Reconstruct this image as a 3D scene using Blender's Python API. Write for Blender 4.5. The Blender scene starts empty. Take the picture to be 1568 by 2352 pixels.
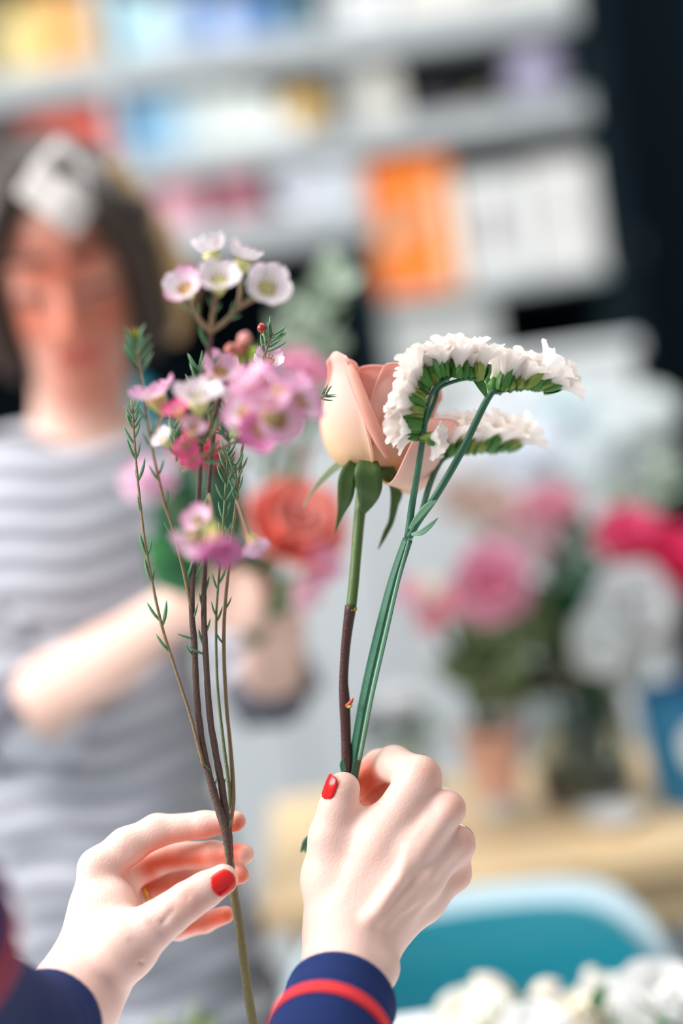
import bpy, math, random
import numpy as np
from mathutils import Vector, Matrix
random.seed(7); np.random.seed(7)
SC = bpy.context.scene
COL = SC.collection
# ------------------------------------------------------------------ camera
FPX = 1568 * 50 / 24
CAM_H, PITCH, ROLL = 1.30, math.radians(4.8), math.radians(8.2)
FW = Vector((0, math.cos(PITCH), -math.sin(PITCH)))
UP0 = Vector((0, math.sin(PITCH), math.cos(PITCH)))
RT = math.cos(ROLL) * Vector((1, 0, 0)) - math.sin(ROLL) * UP0
UP = math.sin(ROLL) * Vector((1, 0, 0)) + math.cos(ROLL) * UP0
CL = Vector((0, 0, CAM_H))
cd = bpy.data.cameras.new('camera'); cam = bpy.data.objects.new('camera', cd); COL.objects.link(cam)
cd.sensor_fit = 'HORIZONTAL'; cd.sensor_width = 24; cd.lens = 50
cd.clip_start = 0.02; cd.clip_end = 60
Rm = Matrix((RT, UP, -FW)).transposed()
cam.matrix_world = Matrix.Translation(CL) @ Rm.to_4x4()
cd.dof.use_dof = True; cd.dof.focus_distance = 0.80; cd.dof.aperture_fstop = 1.3
SC.camera = cam
# ------------------------------------------------------------------ light
w = bpy.data.worlds.new('world'); SC.world = w; w.use_nodes = True
w.node_tree.nodes['Background'].inputs[0].default_value = (0.93, 0.97, 1.0, 1)
w.node_tree.nodes['Background'].inputs[1].default_value = 0.33
def area(name, loc, tgt, size, power, color):
    l = bpy.data.lights.new(name, 'AREA'); l.shape = 'RECTANGLE'; l.size, l.size_y = size; l.energy = power; l.color = color
    o = bpy.data.objects.new(name, l); COL.objects.link(o); o.location = loc
    o.rotation_euler = (Vector(tgt) - Vector(loc)).to_track_quat('-Z', 'Y').to_euler(); return o
area('window_daylight', (-2.0, 0.45, 2.55), (0.1, 1.1, 1.1), (2.2, 1.6), 98, (1.0, 0.99, 0.98))
area('overhead_fill', (0.3, 1.9, 3.6), (0.3, 2.0, 0.0), (3.2, 2.6), 64, (0.97, 0.985, 1.0))  # unseen overhead area light, added to brighten the shelves and background
vs = SC.view_settings
vs.view_transform = 'Standard'; vs.look = 'None'; vs.gamma = 1; vs.use_curve_mapping = False; vs.exposure = 0.42

# ------------------------------------------------------------------ helpers
def P(px, py, dz=0.0, base=0.8):
    """pixel + distance (base m + dz mm along the view axis) -> world point"""
    d = base + dz / 1000.0
    return CL + FW * d + RT * ((px - 784) / FPX * d) - UP * ((py - 1176) / FPX * d)
def RP(r, dz=0.0, base=0.8): return r * (base + dz / 1000.0) / FPX
def Wd(px, py, Y):
    v = FW + RT * ((px - 784) / FPX) - UP * ((py - 1176) / FPX)
    return CL + v * (Y / v.y)
def Hz(px, py, z):
    v = FW + RT * ((px - 784) / FPX) - UP * ((py - 1176) / FPX)
    return CL + v * ((z - CAM_H) / v.z)
def lin(h):
    h = h.lstrip('#'); r = [int(h[i:i+2], 16) / 255 for i in (0, 2, 4)]
    return tuple((c / 12.92 if c <= 0.04045 else ((c + 0.055) / 1.055) ** 2.4) for c in r)
MATS = {}
def mat(name, col, rough=0.6, var=0.12, scale=40, bump=0.0, bscale=200, sss=0.0, sssr=(1, 0.3, 0.2), ssss=0.004, trans=0.0, spec=0.5, metal=0.0, glass=0.0, sheen=0.0):
    if name in MATS: return MATS[name]
    m = bpy.data.materials.new(name); m.use_nodes = True; nt = m.node_tree; b = nt.nodes['Principled BSDF']
    c = lin(col) if isinstance(col, str) else col
    n = nt.nodes.new('ShaderNodeTexNoise'); n.inputs['Scale'].default_value = scale; n.inputs['Detail'].default_value = 3
    tc = nt.nodes.new('ShaderNodeTexCoord'); nt.links.new(tc.outputs['Object'], n.inputs['Vector'])
    mx = nt.nodes.new('ShaderNodeMix'); mx.data_type = 'RGBA'
    mx.inputs[6].default_value = tuple(max(0, x * (1 - var)) for x in c) + (1,)
    mx.inputs[7].default_value = tuple(min(1, x * (1 + var)) for x in c) + (1,)
    nt.links.new(n.outputs['Fac'], mx.inputs[0]); nt.links.new(mx.outputs[2], b.inputs['Base Color'])
    b.inputs['Roughness'].default_value = rough; b.inputs['Specular IOR Level'].default_value = spec; b.inputs['Metallic'].default_value = metal
    if sss: b.inputs['Subsurface Weight'].default_value = sss; b.inputs['Subsurface Radius'].default_value = sssr; b.inputs['Subsurface Scale'].default_value = ssss
    if glass: b.inputs['Transmission Weight'].default_value = glass; b.inputs['IOR'].default_value = 1.45
    if sheen: b.inputs['Sheen Weight'].default_value = sheen
    if bump:
        n2 = nt.nodes.new('ShaderNodeTexNoise'); n2.inputs['Scale'].default_value = bscale; n2.inputs['Detail'].default_value = 4
        nt.links.new(tc.outputs['Object'], n2.inputs['Vector'])
        bp = nt.nodes.new('ShaderNodeBump'); bp.inputs['Strength'].default_value = bump; bp.inputs['Distance'].default_value = 0.002
        nt.links.new(n2.outputs['Fac'], bp.inputs['Height']); nt.links.new(bp.outputs[0], b.inputs['Normal'])
    if trans:
        out = nt.nodes['Material Output']; t = nt.nodes.new('ShaderNodeBsdfTranslucent'); ms = nt.nodes.new('ShaderNodeMixShader')
        ms.inputs[0].default_value = trans; nt.links.new(mx.outputs[2], t.inputs[0])
        nt.links.new(b.outputs[0], ms.inputs[1]); nt.links.new(t.outputs[0], ms.inputs[2]); nt.links.new(ms.outputs[0], out.inputs[0])
    MATS[name] = m; return m
def attr_mat(name, c0, c1, attr, rough=0.6, trans=0.0, sss=0.0, sssr=(1, 0.35, 0.2), ssss=0.004, bump=0.0, bscale=300, spec=0.4, c2=None, var=0.05, scale=60):
    """colour from a per-vertex float attribute 0..1 (c0 -> c1), with a little grain"""
    m = mat(name, c0, rough, var, scale, bump, bscale, sss, sssr, ssss, trans, spec); nt = m.node_tree
    mx = [n for n in nt.nodes if n.type == 'MIX'][0]
    a = nt.nodes.new('ShaderNodeAttribute'); a.attribute_name = attr
    r = nt.nodes.new('ShaderNodeValToRGB'); e = r.color_ramp.elements
    e[0].color = (*lin(c0), 1); e[1].color = (*lin(c1), 1)
    if c2: k = r.color_ramp.elements.new(0.5); k.color = (*lin(c1), 1); r.color_ramp.elements[-1].color = (*lin(c2), 1)
    nt.links.new(a.outputs['Fac'], r.inputs[0])
    hs = nt.nodes.new('ShaderNodeMix'); hs.data_type = 'RGBA'; hs.blend_type = 'MULTIPLY'; hs.inputs[0].default_value = 1
    mx.inputs[6].default_value = (1 - var,) * 3 + (1,); mx.inputs[7].default_value = (1, 1, 1, 1)
    nt.links.new(r.outputs[0], hs.inputs[6]); nt.links.new(mx.outputs[2], hs.inputs[7])
    for n in nt.nodes:
        if n.type in ('BSDF_PRINCIPLED', 'BSDF_TRANSLUCENT'): nt.links.new(hs.outputs[2], n.inputs[0])
    return m
WM = {}
def tag(o, label=None, cat=None, group=None, kind=None):
    if label: o['label'] = label
    if cat: o['category'] = cat
    if group: o['group'] = group
    if kind: o['kind'] = kind
    return o
def thing(name, loc, label, cat, group=None, M=None):
    o = bpy.data.objects.new(name, None); COL.objects.link(o); o.empty_display_size = 0.05
    WM[o] = Matrix.Translation(Vector(loc)) if M is None else M
    o.matrix_world = WM[o]; o.matrix_basis = WM[o]
    return tag(o, label, cat, group)
def inst(name, me, parent=None, M=Matrix.Identity(4)):
    o = bpy.data.objects.new(name, me); COL.objects.link(o); WM[o] = M.copy()
    if parent is not None: o.parent = parent; o.matrix_basis = WM[parent].inverted() @ M
    else: o.matrix_basis = M
    return o
def mesh(name, V, Fc, m, smooth=True, attrs=None):
    me = bpy.data.meshes.new(name); me.from_pydata([tuple(v) for v in V], [], [tuple(f) for f in Fc]); me.update()
    if m is not None: me.materials.append(m)
    if smooth: me.polygons.foreach_set('use_smooth', [True] * len(me.polygons))
    for k, a in (attrs or {}).items():
        at = me.attributes.new(k, 'FLOAT', 'POINT'); at.data.foreach_set('value', np.asarray(a, dtype=np.float32))
    return me
def obj(name, V, Fc, m, parent=None, smooth=True, attrs=None):
    """a mesh given in world coordinates; its origin is put at its base"""
    A = np.array([tuple(v) for v in V], dtype=float); lo, hi = A.min(0), A.max(0)
    c = Vector(((lo[0]+hi[0])/2, (lo[1]+hi[1])/2, lo[2])); A = A - np.array(c)
    return inst(name, mesh(name, A, Fc, m, smooth, attrs), parent, Matrix.Translation(c))
def solid(o, t, seg=0, off=0):
    md = o.modifiers.new('thick', 'SOLIDIFY'); md.thickness = t; md.offset = off; return o
def bevel(o, w_, s=2):
    md = o.modifiers.new('bevel', 'BEVEL'); md.width = w_; md.segments = s; md.limit_method = 'ANGLE'; return o
def subd(o, n=1):
    md = o.modifiers.new('sub', 'SUBSURF'); md.levels = n; md.render_levels = n; return o
def box(name, lo, hi, m, parent=None, bev=0.0, rz=0.0, ry=0.0):
    lo, hi = Vector(lo), Vector(hi); c = (lo + hi) / 2; c.z = lo.z; h = (hi - lo) / 2
    V = [(sx*h.x, sy*h.y, (0 if sz < 0 else 2*h.z)) for sz in (-1, 1) for sx, sy in ((-1,-1),(1,-1),(1,1),(-1,1))]
    Fc = [(3,2,1,0),(4,5,6,7),(0,1,5,4),(1,2,6,5),(2,3,7,6),(3,0,4,7)]
    o = inst(name, mesh(name, V, Fc, m, False), parent, Matrix.Translation(c) @ Matrix.Rotation(rz, 4, 'Z') @ Matrix.Rotation(ry, 4, 'Y'))
    if bev: bevel(o, bev)
    return o
def catmull(pts, n):
    pts = [np.array(p, dtype=float) for p in pts]; out = []
    q = [2*pts[0]-pts[1]] + pts + [2*pts[-1]-pts[-2]]
    for i in range(1, len(q)-2):
        for k in range(n):
            t = k / n
            out.append(0.5*((2*q[i]) + (-q[i-1]+q[i+1])*t + (2*q[i-1]-5*q[i]+4*q[i+1]-q[i+2])*t*t + (-q[i-1]+3*q[i]-3*q[i+1]+q[i+2])*t**3))
    out.append(pts[-1]); return out
def tube_geo(C, Rr, seg=8, prof=None, cap=True, jit=0.0):
    """C: centre points (world), Rr radii (m); prof: multiplier per segment"""
    C = [Vector(c) for c in C]; V = []; Fc = []; n = len(C)
    t0 = (C[1]-C[0]).normalized(); nrm = t0.orthogonal().normalized()
    ref = Vector((RT.x, RT.y, RT.z)); nr = ref - t0*ref.dot(t0)
    if nr.length > 0.2: nrm = nr.normalized()
    for i in range(n):
        t = (C[min(i+1, n-1)]-C[max(i-1, 0)]).normalized()
        nrm = (nrm - t*nrm.dot(t)).normalized(); b = t.cross(nrm)
        for k in range(seg):
            a = 2*math.pi*k/seg; r = Rr[i]*(prof[k] if prof else 1)*(1+random.uniform(-jit, jit))
            V.append(C[i] + nrm*(math.cos(a)*r) + b*(math.sin(a)*r))
    for i in range(n-1):
        for k in range(seg):
            a, b2 = i*seg+k, i*seg+(k+1) % seg
            Fc.append((a, b2, b2+seg, a+seg))
    if cap: Fc.append(tuple(range(seg))[::-1]); Fc.append(tuple((n-1)*seg+k for k in range(seg)))
    return V, Fc
def stem(name, pts, radii, m, parent=None, n=6, seg=8, prof=None, jit=0.0, base=0.8):
    """pts: (px,py,dz) list, radii px list"""
    cp = catmull([tuple(p)+(r,) for p, r in zip(pts, radii)], n)
    C = [P(c[0], c[1], c[2], base) for c in cp]; R_ = [RP(max(c[3], 0.3), c[2], base) for c in cp]
    V, Fc = tube_geo(C, R_, seg, prof, jit=jit); o = obj(name, V, Fc, m, parent); return o, C
def wtube(name, pts, radii, m, parent=None, n=4, seg=8):
    cp = catmull([tuple(p)+(r,) for p, r in zip(pts, radii)], n)
    V, Fc = tube_geo([c[:3] for c in cp], [c[3] for c in cp], seg); return obj(name, V, Fc, m, parent)
def lathe(name, prof, m, parent=None, loc=(0, 0, 0), seg=32, M=None):
    V = []; Fc = []; n = len(prof)
    for r, z in prof:
        for k in range(seg): a = 2*math.pi*k/seg; V.append((r*math.cos(a), r*math.sin(a), z))
    for i in range(n-1):
        for k in range(seg):
            a, b = i*seg+k, i*seg+(k+1) % seg; Fc.append((a, b, b+seg, a+seg))
    return inst(name, mesh(name, V, Fc, m), parent, Matrix.Translation(Vector(loc)) if M is None else M)
def frame(origin, zdir, xhint=None, s=1.0):
    z = Vector(zdir).normalized(); x = Vector(xhint) if xhint is not None else z.orthogonal()
    x = (x - z*x.dot(z)).normalized(); y = z.cross(x)
    M = Matrix((x*s, y*s, z*s)).transposed().to_4x4(); M.translation = Vector(origin); return M

# ------------------------------------------------------------------ signed-distance sculpting
def sdf_geo(prims, vox, smooth=2):
    """prims: ('c',a,b,ra,rb,k) round cone, ('e',c,axes3x3,radii,k) ellipsoid, ('x',a,b,ra,rb,k) carve. world metres"""
    lo = np.full(3, 1e9); hi = -lo
    for p in prims:
        if p[0] == 'x': continue
        for q, r in (((p[1], p[3]), (p[2], p[4])) if p[0] == 'c' else ((p[1], max(p[3])),)) if p[0] != 'c' else ((p[1], p[3]), (p[2], p[4])):
            lo = np.minimum(lo, np.array(q)-r); hi = np.maximum(hi, np.array(q)+r)
    lo -= 3*vox; hi += 3*vox
    N = np.ceil((hi-lo)/vox).astype(int)+1
    G = np.full(N, 0.05, dtype=np.float32)
    ax = [lo[i]+vox*np.arange(N[i]) for i in range(3)]
    for p in prims:
        k = p[-1]
        if p[0] in 'cx':
            a, b = np.array(p[1]), np.array(p[2]); m_ = max(p[3], p[4])+k+4*vox
            bl, bh = np.minimum(a, b)-m_, np.maximum(a, b)+m_
        else:
            a = np.array(p[1]); m_ = max(p[3])+k+4*vox; bl, bh = a-m_, a+m_
        i0 = np.clip(((bl-lo)/vox).astype(int), 0, N); i1 = np.clip(np.ceil((bh-lo)/vox).astype(int)+1, 0, N)
        if (i1 <= i0).any(): continue
        X = np.stack(np.meshgrid(*[ax[j][i0[j]:i1[j]] for j in range(3)], indexing='ij'), -1).astype(np.float32)
        if p[0] in 'cx':
            ba = (b-a).astype(np.float32); pa = X-a.astype(np.float32); den = float(ba@ba)+1e-12
            t = np.clip((pa@ba)/den, 0, 1)
            d = np.linalg.norm(pa-t[..., None]*ba, axis=-1)-(p[3]+t*(p[4]-p[3]))
        else:
            q = (X-a.astype(np.float32))@np.array(p[2], dtype=np.float32).T
            r = np.array(p[3], dtype=np.float32)
            k0 = np.linalg.norm(q/r, axis=-1); k1 = np.linalg.norm(q/r**2, axis=-1)+1e-9
            d = k0*(k0-1)/k1
        sl = tuple(slice(i0[j], i1[j]) for j in range(3)); g = G[sl]
        if p[0] == 'x':
            d = -d; h = np.maximum(k-np.abs(g-d), 0)/k; G[sl] = np.maximum(g, d)+h*h*k/4
        else:
            h = np.maximum(k-np.abs(g-d), 0)/k; G[sl] = np.minimum(g, d)-h*h*k/4
    S = G < 0
    c = np.zeros(np.array(N)-1, dtype=np.int8)
    for dx in (0, 1):
        for dy in (0, 1):
            for dz in (0, 1): c += S[dx:N[0]-1+dx, dy:N[1]-1+dy, dz:N[2]-1+dz]
    I = np.argwhere((c > 0) & (c < 8)); idx = np.full(c.shape, -1, dtype=np.int64); idx[tuple(I.T)] = np.arange(len(I))
    acc = np.zeros((len(I), 3)); cnt = np.zeros(len(I))
    for axis in range(3):
        o1, o2 = [(1, 2), (0, 2), (0, 1)][axis]
        for u in (0, 1):
            for v in (0, 1):
                A = I.copy(); A[:, o1] += u; A[:, o2] += v; B = A.copy(); B[:, axis] += 1
                ga, gb = G[tuple(A.T)], G[tuple(B.T)]; x = (ga < 0) != (gb < 0)
                t = np.where(x, ga/np.where(x, ga-gb, 1), 0)
                pt = A.astype(float); pt[:, axis] += t; acc[x] += pt[x]; cnt[x] += 1
    V = lo+vox*acc/np.maximum(cnt, 1)[:, None]
    Fq = []
    for axis in range(3):
        o1, o2 = [(1, 2), (2, 0), (0, 1)][axis]
        sl0 = [slice(None)]*3; sl1 = [slice(None)]*3; sl0[axis] = slice(0, -1); sl1[axis] = slice(1, None)
        s0, s1 = S[tuple(sl0)], S[tuple(sl1)]; E_ = np.argwhere(s0 != s1)
        E_ = E_[(E_[:, o1] > 0) & (E_[:, o2] > 0) & (E_[:, o1] < N[o1]-1) & (E_[:, o2] < N[o2]-1)]
        ins = s0[tuple(E_.T)]
        def cell(u, v):
            q = E_.copy(); q[:, o1] -= u; q[:, o2] -= v; return idx[tuple(q.T)]
        q = np.stack([cell(1, 1), cell(0, 1), cell(0, 0), cell(1, 0)], 1)
        q[~ins] = q[~ins][:, ::-1]; Fq.append(q)
    Fq = np.concatenate(Fq); Fq = Fq[(Fq >= 0).all(1)]
    for _ in range(smooth):
        s = np.zeros_like(V); n = np.zeros(len(V))
        for a, b in ((0, 1), (1, 2), (2, 3), (3, 0)):
            for x, y in ((a, b), (b, a)):
                for j in range(3): s[:, j] += np.bincount(Fq[:, x], V[Fq[:, y], j], len(V))
                n += np.bincount(Fq[:, x], minlength=len(V))
        V = V*0.5+0.5*s/np.maximum(n, 1)[:, None]
    return V, Fq
def sdf_obj(name, prims, vox, m, parent=None, smooth=2, attrs=None, post=None):
    V, Fq = sdf_geo(prims, vox, smooth)
    if post: V = post(V)
    at = {k: f(V) for k, f in (attrs or {}).items()}
    me = bpy.data.meshes.new(name); lo, hi = V.min(0), V.max(0); c = np.array([(lo[0]+hi[0])/2, (lo[1]+hi[1])/2, lo[2]])
    me.vertices.add(len(V)); me.vertices.foreach_set('co', (V-c).astype(np.float32).ravel())
    me.loops.add(Fq.size); me.loops.foreach_set('vertex_index', Fq.astype(np.int32).ravel())
    me.polygons.add(len(Fq)); me.polygons.foreach_set('loop_start', np.arange(0, Fq.size, 4, dtype=np.int32))
    me.update(calc_edges=True); me.validate(); me.materials.append(m)
    me.polygons.foreach_set('use_smooth', [True]*len(me.polygons))
    for k, a in at.items():
        t = me.attributes.new(k, 'FLOAT', 'POINT'); t.data.foreach_set('value', a.astype(np.float32))
    return inst(name, me, parent, Matrix.Translation(Vector(c)))
def cone(a, b, ra, rb, k=4, base=0.8, t='c'):
    return (t, P(*a, base=base), P(*b, base=base), RP(ra, a[2], base), RP(rb, b[2], base), k/1000)
def chain(pts, k=4, base=0.8):
    """pts: (px,py,dz,r)"""
    return [cone(a[:3], b[:3], a[3], b[3], k, base) for a, b in zip(pts, pts[1:])]
def near(pts, rad, seg=False):
    """attribute: 1 near the given points, falling off over rad (m)"""
    A = np.array([tuple(p) for p in pts])
    if seg: A = np.concatenate([A[i]+(A[i+1]-A[i])*np.linspace(0, 1, 10)[:, None] for i in range(len(A)-1) if np.linalg.norm(A[i+1]-A[i]) < 0.03])
    def f(V):
        d = np.min(np.linalg.norm(V[:, None, :]-A[None], axis=2), axis=1); return np.clip(1-d/rad, 0, 1)
    return f

# ------------------------------------------------------------------ setting
M_navy = mat('navy_paint', '#03141d', 0.85, 0.1, 3, spec=0.15)
M_floor = mat('grey_floor', '#8d9396', 0.5, 0.1, 4)
M_board = mat('pale_grey_laminate', '#a3a8aa', 0.5, 0.05, 6)
M_darkin = mat('dark_shelf_back', '#020a10', 0.9, 0.1, 4, spec=0.1)
tag(box('floor', (-3, -0.6, -0.02), (3, 4.2, 0.0), M_floor), kind='structure')
tag(box('wall_back', (-3, 3.72, 0), (3, 3.82, 3.4), M_navy), kind='structure')
YS = 3.3
def Z(px, py): return Wd(px, py, YS).z
def X(px, py): return Wd(px, py, YS).x
# bookcase ---------------------------------------------------------
bx0, bx1 = -1.15, X(1385, 300)
zb = [(Z(500, 178), Z(500, 100)), (Z(500, 400), Z(500, 335)), (Z(500, 592), Z(500, 512))]
bk = thing('bookcase', ((bx0+bx1)/2, YS+0.15, 0), 'tall dark bookcase with pale grey shelf boards behind the woman', 'bookcase')
dv1, dv2 = X(250, 200), X(835, 500)
box('back_panel', (bx0, YS+0.30, 0), (bx1, YS+0.33, 2.75), M_darkin, bk)
box('side_panel', (bx0-0.03, YS-0.01, 0), (bx0, YS+0.33, 2.75), M_navy, bk)
M_side = mat('slate_side', '#14292f', 0.7, 0.1, 4, spec=0.2)
box('side_panel', (bx1-0.028, YS+0.04, 0), (bx1, YS+0.33, 2.75), M_side, bk)
box('side_panel', (bx1, YS-0.03, 0), (bx1+0.03, YS+0.33, 2.75), M_navy, bk)
box('divider', (dv1-0.014, YS-0.008, 1.5), (dv1+0.014, YS+0.3, 2.75), mat('divider_grey', '#aeb9be', 0.5, 0.05), bk)
box('divider', (dv2-0.014, YS+0.01, 0.0), (dv2+0.014, YS+0.3, zb[2][0]), M_side, bk)
box('divider', (dv2-0.014, YS+0.01, zb[2][0]), (dv2+0.014, YS+0.3, 2.75), M_board, bk)
for z0, z1 in zb[:2]: box('shelf_board', (bx0, YS-0.015, z0), (bx1-0.028, YS+0.3, z1), M_board, bk, 0.003)
box('shelf_board', (bx0, YS-0.015, zb[2][0]), (dv2+0.014, YS+0.3, zb[2][1]), M_board, bk, 0.003)
zr = Z(1240, 632)
box('shelf_board', (dv2+0.014, YS-0.0, zr-0.022), (bx1-0.028, YS+0.3, zr), mat('grey_board', '#9aa3a6', 0.5, 0.05), bk, 0.003)
zl = 1.20
box('shelf_board', (bx0, YS, zl-0.04), (bx1-0.028, YS+0.3, zl), M_side, bk, 0.003)
box('shelf_board', (bx0, YS-0.015, 2.55), (bx1-0.028, YS+0.3, 2.62), M_board, bk, 0.003)
M_page = mat('paper_pages', '#e9e4d6', 0.8, 0.06, 300)
def book(px0, px1, ptop, yref, ztop_of, col, label, depth=0.2, tilt=0.0, dy=0.0, group='books on the pale shelves'):
    x0, x1 = X(px0, yref), X(px1, yref); z0 = ztop_of; z1 = Z((px0+px1)/2, ptop)
    h, t = z1-z0, x1-x0
    b = thing('book', ((x0+x1)/2, YS+0.03+dy+depth/2, z0+0.0006), label, 'book', group,
              M=Matrix.Translation(((x0+x1)/2, YS+0.03+dy+depth/2, z0+0.0006)) @ Matrix.Rotation(tilt, 4, 'Y'))
    m = mat('cover_'+col, col, 0.45, 0.08, 30); c = min(0.004, t*0.15)
    V = []; Fc = []
    def bxx(lo, hi):
        n = len(V); V.extend([(x, y, z) for z in (lo[2], hi[2]) for x, y in ((lo[0], lo[1]), (hi[0], lo[1]), (hi[0], hi[1]), (lo[0], hi[1]))])
        Fc.extend([tuple(n+i for i in f) for f in ((3,2,1,0),(4,5,6,7),(0,1,5,4),(1,2,6,5),(2,3,7,6),(3,0,4,7))])
    g = 0.0008
    bxx((-t/2+g, -depth/2, 0), (-t/2+c, depth/2, h)); bxx((t/2-c, -depth/2, 0), (t/2-g, depth/2, h)); bxx((-t/2+c, -depth/2, 0), (t/2-c, -depth/2+c, h))
    inst('cover', mesh('cover', V, Fc, m, False), b, WM[b])
    V = []; Fc = []; bxx((-t/2+c, -depth/2+c, 0.003), (t/2-c, depth/2-0.004, h-0.004))
    inst('page_block', mesh('page_block', V, Fc, M_page, False), b, WM[b]); return b
z1t, z2t, z3t = zb[0][1], zb[1][1], zb[2][1]
# top row
row = [(-140, -60, -60, '#d8bd6a', 'mustard book at the far left end of the top shelf'), (-56, -2, -40, '#7c6a3c', 'olive brown book beside the mustard one on the top shelf'),
 (2, 44, 30, '#d9c98c', 'pale yellow book, first of the yellow books on the top shelf'), (46, 84, -6, '#e6c877', 'light golden book standing second among the yellow books on the top shelf'),
 (86, 124, -30, '#d6a45c', 'ochre book in the middle of the yellow books on the top shelf'), (126, 172, -20, '#dfa45f', 'orange tan book near the divider on the top shelf'), (174, 214, -30, '#d9a860', 'tan book touching the pale divider on the top shelf'),
 (268, 330, -30, '#a9cfdb', 'pale aqua book just right of the divider on the top shelf'), (332, 392, -10, '#b7d3dd', 'ice blue book second from the divider on the top shelf'), (394, 440, -30, '#a7b6c6', 'grey blue book on the top shelf between pale blue and royal blue ones'),
 (442, 486, -40, '#4f7fb5', 'royal blue book in the middle of the top shelf'), (488, 560, -10, '#a5b6d8', 'lavender blue book on the top shelf, right of the royal blue one'), (562, 610, -30, '#5a86b8', 'mid blue book on the top shelf before the navy ones'),
 (612, 652, -20, '#2f5c8c', 'dark navy blue book on the top shelf'), (654, 712, -30, '#5c8396', 'slate teal book on the top shelf, last of the blue ones')]
for a, b, t, c, l in row: book(a, b, t, 100, z1t, c, l)
# storage boxes / panels on top right
def carton(px0, px1, ptop, pbot, z0, col, label, depth=0.2, dy=0.0, lid=None, cat='box', name='storage_box', tilt=0.0):
    x0, x1 = X(px0, (ptop+pbot)/2), X(px1, (ptop+pbot)/2); z1 = Z((px0+px1)/2, ptop)
    b = thing(name, ((x0+x1)/2, YS+0.02+dy+depth/2, z0+0.0006), label, cat,
       M=Matrix.Translation(((x0+x1)/2, YS+0.02+dy+depth/2, z0+0.0006)) @ Matrix.Rotation(tilt, 4, 'Y'))
    hx, hy, h = (x1-x0)/2, depth/2, z1-z0; lh = 0.25*h if lid else 0.0
    def bb(nm, lo, hi, m):
        V = [(x, y, z) for z in (lo[2], hi[2]) for x, y in ((lo[0], lo[1]), (hi[0], lo[1]), (hi[0], hi[1]), (lo[0], hi[1]))]
        o = inst(nm, mesh(nm, V, [(3,2,1,0),(4,5,6,7),(0,1,5,4),(1,2,6,5),(2,3,7,6),(3,0,4,7)], m, False), b, WM[b]); bevel(o, 0.004); return o
    bb('box_body', (-hx, -hy, 0), (hx, hy, h-lh), mat('card_'+col, col, 0.6, 0.05, 20))
    if lid: bb('box_lid', (-hx-0.002, -hy-0.002, h-lh), (hx+0.002, hy+0.002, h), mat('card_'+lid, lid, 0.6, 0.05, 20))
    return b, hx, hy, h
carton(745, 905, -40, 80, z1t, '#d9dadb', 'off-white storage box beside the slate teal book on the top shelf')
carton(912, 1120, -60, 50, z1t, '#dbd8d0', 'wide cream storage box in the middle of the top right shelf')
carton(1128, 1320, -60, 30, z1t, '#d2d0c8', 'warm grey storage box at the right end of the top shelf')
# second row
row = [(-150, -80, 262, '#3a2420', 'dark brown book at the left end of the second shelf'), (-76, -4, 280, '#2c1a18', 'blackish brown book left of the red books'), (0, 52, 275, '#4a1c18', 'dark maroon book left of the red ones on the second shelf'),
 (56, 112, 262, '#c9412f', 'scarlet book, first of the red books on the second shelf'), (114, 176, 256, '#d8604c', 'coral red book in the middle of the red books on the second shelf'), (178, 238, 240, '#cf3f26', 'vermilion book against the divider on the second shelf'),
 (268, 312, 226, '#3f7fae', 'steel blue book right of the divider on the second shelf'), (314, 352, 216, '#7fb3d6', 'sky blue book on the second shelf'), (354, 408, 212, '#8fb9d3', 'powder blue book on the second shelf before the white ones'),
 (410, 462, 206, '#c3d2d6', 'pale grey book, first of the white books on the second shelf'), (464, 520, 200, '#d6dcd8', 'greyish white book, second of the white books'), (522, 588, 200, '#dfe6df', 'greenish white book in the middle of the white books'), (590, 640, 208, '#e2e6e4', 'clean white book beside the shorter white one'), (642, 682, 262, '#dfe4e8', 'short white book at the end of the white books')]
for a, b, t, c, l in row: book(a, b, t, 280, z2t, c, l)
carton(735, 782, 150, 250, z2t, '#6d5a3e', 'brown box behind the gold ball lantern', 0.12, 0.1)
carton(800, 925, 140, 235, z2t, '#cfccc2', 'cream box leaning at the start of the right hand shelf', 0.1, 0.02, tilt=-0.05)
def ball(name, px, py, r, zrest, col, label, cat, ridges=12, cap=True, dy=0.08):
    rr = RP(r, 0, YS); p = Wd(px, py, YS+dy); c = (p.x, YS+dy, zrest+rr*0.94)
    b = thing(name, (c[0], c[1], zrest), label, cat)
    V = []; Fc = []; n = 48; k = 18
    for i in range(k+1):
        th = math.pi*i/k
        for j in range(n):
            ph = 2*math.pi*j/n; q = rr*(1+0.03*math.cos(ridges*th*2)) if not cap else rr*(1-0.035*abs(math.sin(ridges*ph/2)))
            V.append((c[0]+q*math.sin(th)*math.cos(ph), c[1]+q*math.sin(th)*math.sin(ph), c[2]-q*0.94*math.cos(th)))
    for i in range(k):
        for j in range(n):
            a, b2 = i*n+j, i*n+(j+1) % n; Fc.append((a, b2, b2+n, a+n))
    obj('globe', V, Fc, mat(name+'_skin', col, 0.5, 0.08, 30), b)
    lathe('collar', [(0.001, 0), (rr*0.22, 0), (rr*0.22, 0.006), (0.001, 0.006)], mat(name+'_collar', '#8a7444', 0.5), b, (c[0], c[1], c[2]+rr*0.9))
    return b
ball('globe_lantern', 688, 195, 60, z2t, '#e2bd78', 'gold ribbed paper globe on the second shelf', 'lantern')
ball('paper_pompom', 1228, 150, 74, z2t, '#a9a3bd', 'pale lavender paper globe in the dark right compartment', 'lantern', 16)
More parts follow.
